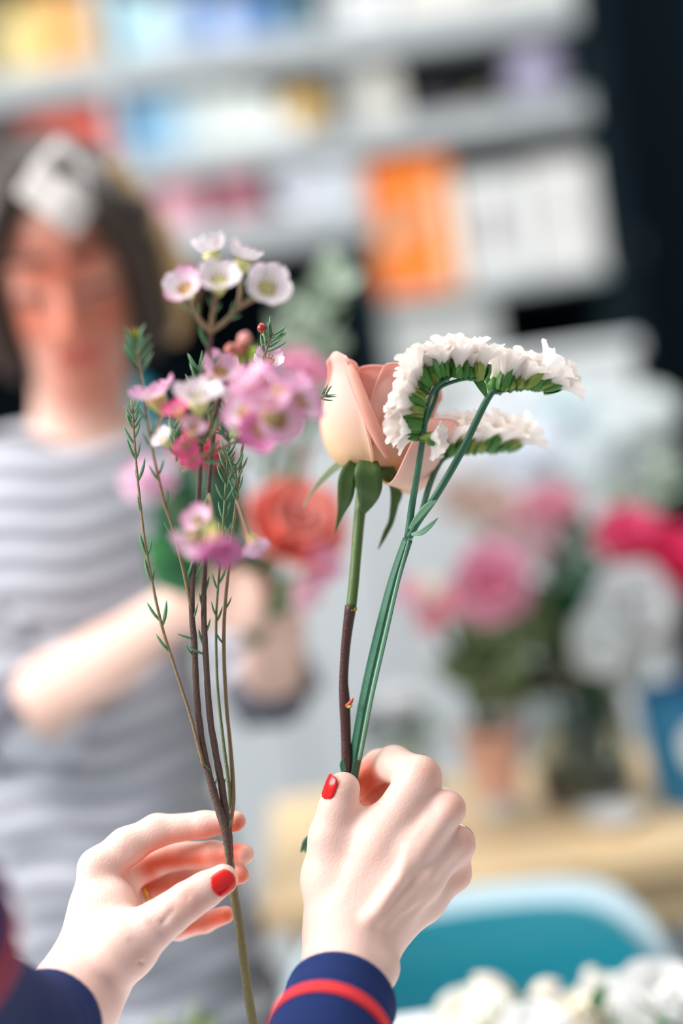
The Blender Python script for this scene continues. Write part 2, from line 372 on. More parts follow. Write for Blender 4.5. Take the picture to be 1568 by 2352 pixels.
def bowl(px, py, r, zrest, col, label, dy=0.1):
    rr = RP(r, 0, YS); p = Wd(px, py, YS+dy)
    b = thing('bowl', (p.x, YS+dy, zrest), label, 'bowl')
    lathe('bowl_shell', [(0.001, 0.002), (rr*0.4, 0), (rr*0.45, 0.006), (rr*0.8, rr*0.4), (rr, rr*0.8), (rr*0.97, rr*0.82), (rr*0.76, rr*0.43), (0.001, rr*0.12)], mat('bowl_'+col, col, 0.4, 0.05), b, (p.x, YS+dy, zrest+0.0006))
    for i in range(3): lathe('trinket', [(0.001, 0), (0.012, 0.004), (0.014, 0.016), (0.008, 0.026), (0.001, 0.028)], mat('trinket%d' % i, ['#8d8aa0', '#b0a86a', '#c9b8a0'][i], 0.5), b, (p.x-0.02+0.02*i, YS+dy, zrest+rr*0.45), 12)
bowl(1000, 200, 48, z2t, '#6f6b70', 'mauve grey bowl of trinkets in the dark right compartment')
bowl(1095, 195, 40, z2t, '#8b8878', 'olive beige bowl beside the lavender globe')
# third row, centre
carton(296, 346, 440, 520, z3t, '#b9b4b8', 'grey box behind the hair of the woman', 0.12)
carton(358, 462, 424, 520, z3t, '#dba7b5', 'pale pink gift box with a rose red lid', 0.14, lid='#d4707c')
def drum(px, py0, py1, r, zrest, col, col2, label):
    rr = RP(r, 0, YS); p = Wd(px, py0, YS+0.09); h = p.z-zrest
    b = thing('round_box', (p.x, YS+0.09, zrest), label, 'box')
    lathe('box_body', [(0.001, 0), (rr*0.96, 0), (rr*0.96, h*0.7)], mat('drum_'+col, col, 0.5, 0.05), b, (p.x, YS+0.09, zrest+0.0006))
    lathe('box_lid', [(rr, h*0.62), (rr, h*0.97), (rr*0.96, h), (0.001, h)], mat('drum_'+col2, col2, 0.5, 0.05), b, (p.x, YS+0.09, zrest))
drum(545, 400, 500, 54, z3t, '#dc9aa8', '#c9546a', 'round pink hat box with a crimson lid')
carton(622, 672, 372, 470, z3t, '#8d2140', 'dark crimson box behind the white plate', 0.08, 0.16)
def plate(px, py, r, zrest, label):
    rr = RP(r, 0, YS); p = Wd(px, py, YS+0.05)
    M = Matrix.Translation((p.x, YS+0.06, zrest+rr+0.001)) @ Matrix.Rotation(math.radians(80), 4, 'X')
    b = thing('plate', (p.x, YS+0.06, zrest), label, 'plate')
    m = mat('white_glaze', '#e6e8f4', 0.25, 0.02)
    lathe('rim', [(rr*0.62, 0.004), (rr*0.98, 0.014), (rr, 0.016), (rr*0.98, 0.018), (rr*0.62, 0.009)], m, b, M=M)
    lathe('well', [(0.0005, 0.0), (rr*0.6, 0.0), (rr*0.63, 0.005), (rr*0.6, 0.008), (0.0005, 0.006)], m, b, M=M)
plate(696, 455, 66, z3t, 'round white plate standing upright on the third shelf')
carton(742, 828, 372, 520, z3t, '#d5dae0', 'tall bluish white box left of the orange cover', 0.12)
# right column, third row
ob = carton(852, 1046, 362, 655, zr, '#f07a20', 'bright orange standing folder with a grey green leaf motif', 0.05, 0.0, name='folder', cat='folder')
def flat_on(b, hx, hy, h, name, pts, m, dy=0.0012):
    V = [(x*hx, -hy-dy, z*h) for x, z in pts] + [(x*hx, -hy+0.0002, z*h) for x, z in pts]; n = len(pts)
    Fc = [tuple(range(n))] + [(i, i+n, (i+1) % n+n, (i+1) % n) for i in range(n)]
    inst(name, mesh(name, V, Fc, m, False), b, WM[b])
b, hx, hy, h = ob
flat_on(b, hx, hy, h, 'leaf_motif', [(-0.5, 0.4), (0.0, 0.45), (0.3, 0.6), (0.28, 0.72), (-0.1, 0.62), (-0.45, 0.5)], mat('motif_grey', '#8f9b88', 0.6))
flat_on(b, hx, hy, h, 'pale_band', [(-0.98, 0.30), (-0.3, 0.42), (-0.35, 0.56), (-0.98, 0.48)], mat('motif_peach', '#e8b48c', 0.6))
flat_on(b, hx, hy, h, 'spine_strip', [(0.62, 0.02), (0.98, 0.02), (0.98, 0.8), (0.62, 0.9)], mat('motif_cream', '#f3c49a', 0.6))
c1 = carton(1062, 1218, 392, 640, zr, '#d4d5d3', 'pale grey magazine box printed with a dark reddish figure', 0.2)
flat_on(*c1, 'printed_figure', [(-0.3, 0.3), (0.05, 0.26), (0.2, 0.45), (0.1, 0.72), (-0.2, 0.74), (-0.28, 0.5)], mat('motif_mauve', '#6f5a60', 0.6))
c2 = carton(1224, 1376, 360, 620, zr, '#d8d7d4', 'pale grey magazine box at the dark end panel with a small beige mark', 0.2)
flat_on(*c2, 'printed_mark', [(-0.25, 0.45), (0.05, 0.42), (0.1, 0.6), (-0.1, 0.68), (-0.28, 0.6)], mat('motif_beige', '#a89c90', 0.6))
carton(892, 1150, 705, 900, zl, '#b9bcb9', 'light grey box on the low shelf under the orange folder', 0.2)
tag(box('wall_switch', (X(1505, 530), 3.70, Z(1530, 560)-0.0), (X(1560, 530), 3.7195, Z(1530, 520)+0.02), mat('switch_grey', '#4a4f50', 0.5), bev=0.004), 'small round-edged grey switch on the navy wall', 'switch')

# white sideboard behind the flowers ---------------------------------
M_white = mat('white_lacquer', '#c2c7ca', 0.35, 0.03, 5)
def cabinet(x0, x1, y0, y1, h, label, nd, M_white=None):
    b = thing('sideboard', ((x0+x1)/2, (y0+y1)/2, 0), label, 'sideboard')
    box('carcass', (x0, y0+0.02, 0.0), (x1, y1, h-0.03), M_white, b)
    box('cabinet_top', (x0-0.012, y0-0.015, h-0.03), (x1+0.012, y1, h), M_white, b, 0.008)
    w_ = (x1-x0)/nd
    for i in range(nd):
        d = box('cabinet_door', (x0+i*w_+0.003, y0, 0.06), (x0+(i+1)*w_-0.003, y0+0.019, h-0.036), M_white, b, 0.003)
        lathe('knob', [(0.001, 0.0), (0.006, 0), (0.006, 0.012), (0.012, 0.016), (0.012, 0.024), (0.001, 0.027)], mat('knob_steel', '#b8bcc0', 0.3, metal=0.8), d, M=Matrix.Translation((x0+(i+0.5)*w_+w_*0.38*(1 if i % 2 == 0 else -1), y0, h*0.62)) @ Matrix.Rotation(math.radians(90), 4, 'X'), seg=16)
yw = 2.75
cabinet(Wd(1120, 850, yw).x, Wd(1450, 780, yw).x, yw, yw+0.4, Wd(1440, 778, yw).z, 'tall white sideboard in front of the dark wall at right', 2, mat('white_lacquer_bright', '#e6eaec', 0.35, 0.03, 5))
cabinet(Wd(330, 1000, yw).x, Wd(1120, 850, yw).x-0.03, yw, yw+0.4, Wd(700, 960, yw).z, 'lower white sideboard between the woman and the tall one', 3, M_white)

# wooden table -------------------------------------------------------
M_wood = mat('pale_oak', '#efd0a2', 0.45, 0.12, 9, 0.1, 60)
TZ = 0.76; ty0, ty1 = 1.50, 1.91; tx0, tx1 = -0.148, 1.15
tb = thing('wooden_table', ((tx0+tx1)/2, (ty0+ty1)/2, 0), 'pale oak table carrying vases behind the teal chair', 'table')
npl = 4
for i in range(npl):
    a = ty0+(ty1-ty0)*i/npl; b_ = ty0+(ty1-ty0)*(i+1)/npl
    box('plank', (tx0, a+0.0006, TZ-0.03), (tx1, b_-0.0006, TZ), M_wood, tb, 0.0015)
box('apron', (tx0+0.05, ty0+0.04, TZ-0.10), (tx1-0.05, ty0+0.06, TZ-0.03), M_wood, tb); box('apron', (tx0+0.05, ty1-0.06, TZ-0.10), (tx1-0.05, ty1-0.04, TZ-0.03), M_wood, tb)
for x in (tx0+0.03, tx1-0.08):
    for y in (ty0+0.03, ty1-0.08): box('leg', (x, y, 0), (x+0.05, y+0.05, TZ-0.03), M_wood, tb, 0.003)
# near white work table ---------------------------------------------
M_wt = mat('white_tabletop', '#f2f3f4', 0.4, 0.02, 5)
NZ = 0.775
nt_ = thing('work_table', (0.2, 0.85, 0), 'white work table strewn with white flowers at the lower right', 'table')
box('table_top', (-0.62, 0.50, NZ-0.028), (0.95, 1.16, NZ), M_wt, nt_, 0.006)
for x in (-0.58, 0.87):
    for y in (0.54, 1.08): box('leg', (x, y, 0), (x+0.045, y+0.045, NZ-0.028), M_wt, nt_, 0.003)
box('apron', (-0.55, 1.06, NZ-0.09), (0.9, 1.08, NZ-0.028), M_wt, nt_)

# teal chairs --------------------------------------------------------
M_teal = mat('teal_plastic', '#118294', 0.28, 0.04, 6, spec=0.7)
M_leg = mat('chair_leg_wood', '#c9a472', 0.5, 0.1, 20)
def chair(loc, rz, label, wtop=0.39, ztop=0.80, flare=0.05):
    b = thing('shell_chair', loc, label, 'chair', M=Matrix.Translation(Vector(loc)) @ Matrix.Rotation(rz, 4, 'Z'))
    zs, n, k = 0.45, 28, 20; V = []; Fc = []
    for i in range(k+1):                      # backrest: y=0 plane, curved, towards -y is the sitter's side
        v = i/k
        for j in range(n+1):
            u = -1+2*j/n
            hw = wtop/2+flare*(1-v)**1.0
            q = 1-0.0*v
            cr = 1.0
            if v > 0.72: cr = math.sqrt(max(0.0, 1-((v-0.72)/0.28)**4*0.22))
            z = zs-0.02+(ztop-zs+0.02)*v - 0.022*abs(u)**7*(v > 0.3)
            x = u*hw*cr; y = 0.05*v-0.05*abs(u)**2.2*(1.1-0.4*v)+0.012*max(0, (v-0.78)/0.22)**2
            V.append((x, y, z))
    for i in range(k):
        for j in range(n):
            a = i*(n+1)+j; Fc.append((a, a+1, a+n+2, a+n+1))
    o = inst('backrest', mesh('backrest', V, Fc, mat('pale_shell', '#cfe4ec', 0.3, 0.03)), b, WM[b]); solid(o, 0.034); bevel(o, 0.016, 5)
    zt = max(v[2] for v in V); V2 = [(x*0.90, y-0.030, zs+(z-zs)*(zt-0.014-zs)/(zt-zs)) for x, y, z in V]
    o = inst('back_pad', mesh('back_pad', V2, Fc, M_teal), b, WM[b]); solid(o, 0.024); bevel(o, 0.011, 4)
    V = []; Fc = []
    for i in range(k+1):
        v = i/k
        for j in range(n+1):
            u = -1+2*j/n; hw = (wtop/2+flare)*(1-0.12*v**3)
            V.append((u*hw*(1-0.1*max(0, v-0.8)*5*abs(u)), 0.01-0.42*v, zs-0.02-0.02*math.sin(math.pi*min(v*1.1, 1))+0.035*abs(u)**3-0.02*max(0, v-0.85)*6))
    for i in range(k):
        for j in range(n):
            a = i*(n+1)+j; Fc.append((a, a+1, a+n+2, a+n+1))
    o = inst('seat', mesh('seat', V, Fc, M_teal), b, WM[b]); solid(o, 0.02); bevel(o, 0.009, 3)
    for sx in (-1, 1):
        for y0, y1 in ((-0.06, 0.03), (-0.34, -0.42)):
            V, Fc = tube_geo([Vector((sx*0.20, y1, 0)), Vector((sx*0.13, y0, zs-0.03))], [0.011, 0.016], 12)
            inst('leg', mesh('leg', V, Fc, M_leg), b, WM[b])
    return b
pc = (Wd(655, 2090, 1.40)+Wd(1475, 1968, 1.40))/2
chair((pc.x, 1.40-0.04, 0), 0.0, 'teal moulded chair tucked between the white work table and the oak table', wtop=(Wd(1475, 1968, 1.40).x-Wd(655, 2090, 1.40).x), ztop=pc.z-0.012, flare=0.07)
zsb = Wd(700, 960, yw).z
p = Wd(235, 870, yw+0.2)
tv = thing('teal_vase', (p.x, yw+0.2, zsb), 'squat teal vase on the lower sideboard, behind the shoulder of the woman', 'vase')
lathe('vase_body', [(0.001, 0), (0.07, 0), (0.10, 0.03), (0.105, 0.06), (0.085, 0.10), (0.06, 0.12), (0.062, 0.135), (0.056, 0.135), (0.05, 0.12), (0.001, 0.02)], mat('teal_glaze', '#3aa0ad', 0.3, 0.05), tv, (p.x, yw+0.2, zsb+0.0006))
# ------------------------------------------------------------------ florist's hands
M_skin = attr_mat('fair_skin', '#f0cabc', '#e2694a', 'redness', 0.46, sss=0.3, sssr=(1.0, 0.28, 0.12), ssss=0.005, bump=0.2, bscale=800, spec=0.35, var=0.10, scale=70)
M_nail = mat('red_nail_polish', '#d81414', 0.18, 0.05, 50, spec=0.6)
M_sleeve = mat('navy_knit', '#172a5a', 0.9, 0.12, 200, 0.25, 900, spec=0.2)
M_trim = mat('red_trim', '#d8282c', 0.8, 0.08, 200, 0.2, 900)
M_gold = mat('gold_ring', '#e8b860', 0.2, 0.05, metal=1.0); M_silver = mat('silver_ring', '#d8dade', 0.2, 0.05, metal=1.0)
fl = thing('person', P(450, 2500, -250), 'person in navy sleeves with red trim, only hands in view, sorting flower stems', 'person')
# right hand: pinching rose and statice stems, back of the hand towards us
RH = []
RH += chain([(690, 2560, -120, 118), (768, 2340, -52, 112), (803, 2200, -14, 98), (815, 2150, -6, 94)], 8)
RH += [cone((872, 2222, -26), (868, 2215, -24), 44, 44, 8)]
RH += chain([(800, 2190, -12, 92), (840, 2080, 4, 98), (880, 1990, 10, 100)], 8)
RH += chain([(780, 2120, -8, 66), (880, 1930, -2, 60), (965, 1785, 2, 47)], 9)
RH += chain([(830, 2130, -14, 58), (950, 1960, -10, 48), (1028, 1858, -3, 40)], 7)
RH += chain([(870, 2140, -14, 52), (970, 2020, -8, 44), (1050, 1936, 4, 36)], 7)
RH += chain([(1050, 1945, 8, 33), (1046, 2005, 14, 33)], 8)
RH += chain([(885, 2150, -8, 48), (975, 2070, 4, 42), (1040, 2010, 14, 34)], 7)
RH += chain([(772, 2130, 0, 74), (757, 2020, 4, 58), (762, 1925, 4, 48), (776, 1860, 4, 44)], 8)           # thumb
RH += chain([(776, 1860, 4, 44), (788, 1812, 2, 39)], 4)
RH += chain([(775, 2010, 6, 58), (860, 1915, 8, 52)], 12)
RH += chain([(965, 1785, 2, 45), (905, 1755, 20, 40), (872, 1760, 34, 37)], 4)                               # index
RH += chain([(872, 1760, 34, 37), (838, 1785, 34, 31), (826, 1808, 30, 27)], 3)
RH += chain([(1028, 1858, -3, 39), (1020, 1850, 45, 37), (930, 1830, 54, 37), (862, 1818, 44, 34), (845, 1840, 36, 28)], 3)
RH += chain([(1050, 1936, 4, 36), (1048, 1932, 48, 34), (958, 1935, 58, 31), (900, 1945, 47, 26)], 3)
RH += chain([(1040, 2010, 14, 34), (1036, 2006, 50, 30), (965, 2010, 55, 27), (915, 2010, 46, 23)], 3)
RH += chain([(870, 2095, -29, 5), (918, 2020, -25, 5), (940, 1950, -20, 5), (985, 1880, -11, 4)], 4); RH += chain([(935, 2085, -23, 5), (985, 2040, -16, 5), (1030, 1975, -6, 4)], 3)
# tendons on the back of the hand and soft hollows between them
RH += chain([(850, 2110, -27, 14), (960, 1960, -19, 11), (1026, 1866, -10, 11)], 6)
RH += chain([(880, 2120, -26, 13), (985, 2005, -18, 10), (1052, 1934, -4, 10)], 5)
for (x0, y0, x1, y1, z) in ((985, 1752, 1012, 1790, -11), (997, 1748, 1022, 1784, -10), (1052, 1826, 1072, 1858, -12), (1046, 1834, 1064, 1868, -13), (846, 2068, 905, 2140, -32)):
    RH += [('x', P(x0, y0, z), P(x1, y1, z), RP(2.2), RP(1.8), 0.002)]
hr_fl = near([P(1000, 1770, -8), P(1058, 1850, -10), P(1078, 1925, -2), P(1065, 2005, 8), P(760, 1790, -5), P(840, 1790, 25), P(826, 1808, 30)], 0.014); hr_f2 = near([P(850, 1775, 30), P(880, 1790, 38), P(862, 1818, 40), P(835, 1800, 30), P(900, 1825, 50), P(845, 1835, 36)], 0.016, True)  # second mask: index and middle undersides, natural pink plus shade's red put into colour
hr = sdf_obj('hand', RH, 0.0011, M_skin, fl, 2, {'redness': lambda V: np.clip(0.35*hr_fl(V)+1.2*hr_f2(V), 0, 1)}); hr['label'] = 'right hand pinching the rose and statice stems, back of the hand in view'
# left hand: thumb in front, fingers behind the stem
LH = []
LH += chain([(-90, 2330, -160, 125), (50, 2400, -84, 118), (172, 2295, -24, 104), (215, 2215, -8, 92)], 8)
LH += chain([(205, 2230, -10, 84), (228, 2100, 4, 66), (226, 1995, 10, 46)], 9)
LH += chain([(215, 2230, 8, 78), (255, 2110, 22, 56), (285, 2010, 32, 40)], 8)
LH += chain([(225, 2240, 20, 72), (275, 2140, 36, 50), (310, 2060, 46, 37)], 8)
LH += chain([(235, 2245, 26, 66), (290, 2170, 46, 44), (325, 2115, 54, 33)], 8)
LH += chain([(215, 2225, -14, 84), (285, 2175, -20, 72), (350, 2128, -22, 52)], 8)                            # thumb base
LH += chain([(350, 2128, -22, 52), (392, 2098, -22, 45), (430, 2070, -21, 42), (470, 2045, -17, 39), (512, 2020, -13, 35)], 4)
LH += chain([(252, 2140, -4, 52), (268, 2070, -2, 40)], 12)
LH += chain([(226, 1995, 10, 45), (290, 1945, 14, 42), (360, 1908, 18, 36), (470, 1894, 17, 29), (542, 1886, 14, 23)], 4)
LH += chain([(285, 2010, 32, 40), (390, 1966, 36, 33), (490, 1962, 22, 29), (560, 1962, 15, 24)], 3)
LH += chain([(310, 2060, 46, 36), (400, 2022, 46, 31), (490, 2012, 28, 27), (552, 2010, 15, 21)], 3)
LH += chain([(325, 2115, 54, 32), (410, 2130, 48, 27), (470, 2117, 38, 24), (518, 2101, 30, 20)], 3)
for (x0, y0, x1, y1, z) in ((405, 2025, 440, 2048, -30), (418, 2018, 452, 2040, -29), (398, 2090, 372, 2120, -33), (372, 2140, 340, 2118, -35), (388, 2128, 350, 2102, -35), (290, 1952, 322, 1992, 2), (272, 1996, 300, 2034, -4), (282, 2078, 325, 2080, -20), (405, 2040, 432, 2062, -31), (360, 2160, 322, 2140, -37), (350, 2185, 300, 2160, -37), (330, 2215, 285, 2190, -34)):
    LH += [('x', P(x0, y0, z), P(x1, y1, z), RP(2.6), RP(2.2), 0.0022)]
hl_fl = near([P(542, 1886, 12), P(560, 1962, 14), P(552, 2010, 12), P(518, 2101, 28), P(430, 2070, -30), P(345, 1985, 20), P(400, 1970, 30), P(460, 1965, 25), P(420, 2020, 40)], 0.013)
hl_f2 = near([P(300, 1990, 10), P(340, 1960, 12), P(390, 1940, 10), P(440, 1930, 10), P(490, 1920, 8), P(540, 1900, 10), P(530, 1968, 12), P(490, 1970, 16), P(440, 1974, 22), P(390, 1978, 28), P(345, 1990, 24), P(345, 2040, 38), P(400, 2030, 40), P(450, 2024, 30), P(500, 2020, 20), P(545, 2016, 12)], 0.0095, True); hl_f3 = near([P(520, 2105, 24), P(480, 2118, 30), P(440, 2130, 36), P(400, 2135, 40)], 0.009, True)  # palm-side pink of the fingers, deepened with painted red of their shade
hl = sdf_obj('hand', LH, 0.0011, M_skin, fl, 2, {'redness': lambda V: np.clip(0.25*hl_fl(V)+1.05*np.maximum(hl_f2(V), hl_f3(V)), 0, 1)}); hl['label'] = 'left hand holding the waxflower sprig between thumb and fingers'
def nail(c, axis, normal, L, Wn, parent, curve=0.9):
    axis = Vector(axis).normalized(); normal = Vector(normal); normal = (normal-axis*normal.dot(axis)).normalized(); side = axis.cross(normal)
    V = []; Fc = []; n, k = 10, 10
    for i in range(k+1):
        v = -1+2*i/k
        for j in range(n+1):
            u = -1+2*j/n
            wv = math.sqrt(max(0.02, 1-abs(v)**3.2)); lv = v*L/2
            x = u*wv; a = x*curve
            V.append(Vector(c)+axis*(lv)+side*(math.sin(a)/curve*Wn/2)+normal*((math.cos(a)-1)/curve*Wn/2 - 0.0012*max(0, v)**2))
    for i in range(k):
        for j in range(n): a = i*(n+1)+j; Fc.append((a, a+1, a+n+2, a+n+1))
    o = obj('nail', V, Fc, M_nail, parent); solid(o, 0.0009, off=0); o['label'] = 'glossy red fingernail'; return o
ax = P(512, 2020, -13)-P(430, 2070, -21)
vd = -FW
nn = (vd*0.95+UP*0.10+RT*0.12).normalized(); n0, n1 = P(490, 2036, -15.5)+nn*RP(39), P(534, 2008, -12)+nn*RP(33.5)
nail((n0+n1)/2+nn*0.0009, n1-n0, nn, 0.0142, 0.0140, hl, 0.8)
ax = P(788, 1812, 2)-P(776, 1860, 4)
nn = (-RT*0.86+vd*0.50+UP*0.05).normalized(); n0, n1 = P(783, 1826, 3)+nn*RP(41.5), P(791, 1782, 1)+nn*RP(34)
nail((n0+n1)/2+nn*0.0008, n1-n0, nn, 0.0140, 0.0128, hr, 0.8)
def ring(name, c, axis, R_, r_, m, parent):
    M = frame(c, axis); V = []; Fc = []
    for i in range(28):
        a = 2*math.pi*i/28
        for j in range(8):
            b = 2*math.pi*j/8; V.append(M @ Vector(((R_+r_*math.cos(b))*math.cos(a), (R_+r_*math.cos(b))*math.sin(a), r_*1.6*math.sin(b))))
    for i in range(28):
        for j in range(8): Fc.append((i*8+j, ((i+1) % 28)*8+j, ((i+1) % 28)*8+(j+1) % 8, i*8+(j+1) % 8))
    return obj(name, V, Fc, m, parent)
ring('finger_ring', P(342, 2048, 46), P(400, 2022, 46)-P(310, 2060, 46), RP(35, 46), 0.0011, M_gold, hl)['label'] = 'thin gold ring on the left ring finger'
ring('finger_ring', P(1050, 1934, 22), P(1048, 1932, 48)-P(1050, 1936, 4), RP(36.5, 22), 0.0012, M_silver, hr)['label'] = 'thin silver ring on the right ring finger'
def sleeve(pts, parent, label, stripe=None, th=0.003):
    cp = catmull(pts, 8); C = [P(c[0], c[1], c[2]) for c in cp]; R_ = [RP(c[3], c[2]) for c in cp]
    # soft folds
    R2 = [r*(1+0.012*math.sin(i*1.7)) for i, r in enumerate(R_)]
    V, Fc = tube_geo(C, R2, 40, cap=False); o = obj('sleeve', V, Fc, M_sleeve, parent); solid(o, th, off=-1); bevel(o, th*0.45, 2); o['label'] = label
    if stripe:
        i0, n = stripe; t = [catmull(pts, 40)][0][i0:i0+n]
        V, Fc = tube_geo([P(c[0], c[1], c[2]) for c in t], [RP(c[3], c[2])*1.012+0.0006 for c in t], 40, cap=False)
        s = obj('trim_band', V, Fc, M_trim, o); solid(s, 0.0012); s['label'] = 'red trim band'
    return o
sleeve([(784, 2290, -40, 128), (752, 2400, -76, 142), (690, 2600, -135, 165), (600, 2900, -220, 190), (520, 3300, -300, 210)], fl, 'navy right sleeve cuff', (33, 8))
sleeve([(112, 2362, -50, 132), (25, 2390, -100, 160), (-120, 2300, -185, 185), (-195, 2130, -265, 215), (-350, 1980, -350, 270)], fl, 'navy left sleeve cuff', (112, 8))

# ------------------------------------------------------------------ leaf / petal templates
M_leafw = mat('waxflower_leaf', '#64936a', 0.42, 0.15, 300, trans=0.15)
M_leafy = mat('young_leaf_tip', '#b8ae3a', 0.5, 0.2, 300, trans=0.2)
M_bark = mat('brown_bark', '#5a453c', 0.75, 0.3, 500, 0.6, 1200)
M_twig = mat('green_brown_twig', '#6f7a55', 0.65, 0.25, 400, 0.4, 1000)
M_twigr = mat('reddish_twig', '#8a7355', 0.65, 0.25, 400, 0.4, 1000)
def needle_mesh(name, m, wid=0.085, bend=0.18):
    V = []; Fc = []; ts = [0, 0.12, 0.35, 0.62, 0.85, 1.0]; ws = [0.35, 0.7, 1, 0.95, 0.6, 0.06]
    for t, s in zip(ts, ws):
        x = bend*(t*t-t*0.2)
        for dx, dy in ((0, 0.5), (0.8, 0), (0, -0.5), (-0.8, 0)): V.append((x+dx*wid*s, dy*wid*s*2, t))
    for i in range(len(ts)-1):
        for k in range(4): a, b = i*4+k, i*4+(k+1) % 4; Fc.append((a, b, b+4, a+4))
    Fc += [(3, 2, 1, 0), tuple(len(V)-4+k for k in range(4))]
    return mesh(name, V, Fc, m)
ME_needle = needle_mesh('leaf', M_leafw); ME_needley = needle_mesh('leaf_young', M_leafy)
ME_flat = needle_mesh('leaf_broad', M_leafw, 0.11, 0.1)
def bud_geo(n=10, k=8):
    V = []; Fc = []
    for i in range(k+1):
        t = i/k; r = [0.25, 0.55, 0.8, 0.95, 1.0, 0.95, 0.8, 0.5, 0.05][i]
        for j in range(n): a = 2*math.pi*j/n; V.append((r*math.cos(a), r*math.sin(a), 2.2*t))
    for i in range(k):
        for j in range(n): a, b = i*n+j, i*n+(j+1) % n; Fc.append((a, b, b+n, a+n))
    return V, Fc
# waxflower blossom (unit: petal reach = 1): a waxy cup, five round petals, stamens
def cup_geo(n=15):
    prof = [(0.10, -0.95), (0.20, -0.80), (0.34, -0.5), (0.46, -0.22), (0.50, 0.0), (0.42, 0.02), (0.30, -0.10), (0.05, -0.14)]
    V = []; Fc = []; at = []
    for i, (r, z) in enumerate(prof):
        for j in range(n): a = 2*math.pi*j/n; V.append((r*math.cos(a), r*math.sin(a), z)); at.append(min(1, max(0, (z+0.95)/0.95)) if i < 5 else 1)
    for i in range(len(prof)-1):
        for j in range(n): a, b = i*n+j, i*n+(j+1) % n; Fc.append((a, b, b+n, a+n))
    return V, Fc, at
def waxpetal_geo(n=8, k=6):
    V = []; Fc = []; at = []
    for i in range(k+1):
        v = i/k
        for j in range(n+1):
            u = -1+2*j/n
            hw = 0.55*math.sin(math.pi*min(1, 0.16+0.72*v))**0.7*(1 if v < 0.75 else math.sqrt(max(0.03, 1-((v-0.75)/0.25)**2*0.9)))
            r = 0.40+0.72*v; z = 0.04+0.42*v**1.5-0.10*max(0, v-0.7)*2+0.16*u*u*(0.4+v)
            V.append((r, u*hw*1.12, z)); at.append(v*0.7+0.3*abs(u)*v)
    for i in range(k):
        for j in range(n): a = i*(n+1)+j; Fc.append((a, a+1, a+n+2, a+n+1))
    return V, Fc, at
M_cup = attr_mat('waxflower_cup', '#8fa83c', '#d9b27a', 'grad', 0.4)
M_cupw = attr_mat('waxflower_cup_pale', '#a5bf4a', '#e6e2a0', 'grad', 0.4)
PET = {}
for nm, c0, c1 in (('white', '#fbf6f6', '#f3e4ee'), ('blush', '#fbeef4', '#e79ccb'), ('pink', '#fbdcec', '#f0a4d0'), ('deep', '#eaa2cc', '#d662a6'), ('hot', '#ef86ae', '#e0417f')):
    V, Fc, at = waxpetal_geo(); PET[nm] = mesh('petal_'+nm, V, Fc, attr_mat('wax_petal_'+nm, c0, c1, 'grad', 0.4, trans=0.3), attrs={'grad': at})
V, Fc, at = cup_geo(); ME_cup = mesh('blossom', V, Fc, M_cup, attrs={'grad': at}); ME_cupw = mesh('blossom_pale', V, Fc, M_cupw, attrs={'grad': at})
def stamen_mesh():
    V = []; Fc = []
    for j in range(10):
        a = 2*math.pi*j/10; c = Vector((0.33*math.cos(a), 0.33*math.sin(a), -0.02)); d = Vector((0.10*math.cos(a), 0.10*math.sin(a), 0.30))
        v, f = tube_geo([c, c+d*0.8, c+d, c+d*1.12], [0.018, 0.016, 0.05, 0.02], 5); n = len(V); V += [tuple(x) for x in v]; Fc += [tuple(n+i for i in q) for q in f]
    return mesh('stamens', V, Fc, mat('stamen_maroon', '#8a2f2c', 0.5))
ME_stamen = stamen_mesh()
def blossom(parent, px, py, dz, r, face, colr, cup=None, base=0.8, open_=1.0, stam=True):
    c = P(px, py, dz, base); s = RP(r, dz, base)
    n = (RT*face[0]+UP*face[1]-FW*face[2]).normalized()
    M = frame(c, n, None, s) @ Matrix.Rotation(random.uniform(0, 6.28), 4, 'Z')
    b = inst('blossom', cup or (ME_cupw if colr == 'white' else ME_cup), parent, M)
    for k in range(5):
        cc = colr
        if colr == 'mix': cc = 'white' if k % 2 else 'blush'
        inst('petal', PET[cc], b, M @ Matrix.Rotation(2*math.pi*k/5, 4, 'Z') @ Matrix.Rotation((1-open_)*-0.9, 4, 'Y') @ Matrix.Diagonal((1, random.uniform(0.92, 1.08), random.uniform(0.8, 1.3), 1)))
    if stam: inst('stamens', ME_stamen, b, M)
    return b
def needles_along(br, C, spec, m_=None):
    """spec: list of (t along 0..1, side -1/1, length px, spread deg, depth tilt)"""
    for (t, sd, L, ang, dt) in spec:
        i = min(len(C)-2, int(t*(len(C)-1))); p = Vector(C[i]); tan = (Vector(C[i+1])-p).normalized()
        side = (tan.cross(FW)).normalized()*sd
        d = (tan*math.cos(math.radians(ang))+side*math.sin(math.radians(ang))+FW*dt).normalized()
        # bend towards stem tip
        M = frame(p, d, tan-d*tan.dot(d) if abs(tan.dot(d)) < 0.98 else side, L*0.8/FPX)
        inst('leaf', m_ or ME_needle, br, M)
# ------------------------------------------------------------------ waxflower sprig in the left hand
wx = thing('waxflower_sprig', P(585, 2400, 0), 'branched waxflower sprig with white and pink blossoms held in the left hand', 'flower')
S0, C0 = stem('main_stem', [(596, 2440, -4), (572, 2300, -2), (553, 2150, 0), (538, 2060, 0), (526, 1970, 1), (519, 1920, 2)], [11, 11, 10, 10, 10, 8], mat('olive_bark', '#73704a', 0.7, 0.3, 400, 0.5, 900), wx, 8, 10, jit=0.05)
S2, C2 = stem('branch', [(528, 1990, -1), (519, 1915, -2), (492, 1825, 0), (467, 1725, 0), (452, 1610, 0), (446, 1480, 0), (440, 1390, -2), (447, 1260, -8), (458, 1100, -26), (468, 920, -48), (480, 810, -64), (484, 760, -70)], [6, 10, 9, 8.5, 8, 7.5, 7, 6.5, 6, 6, 6, 6], M_bark, wx, 8, 8, jit=0.08)
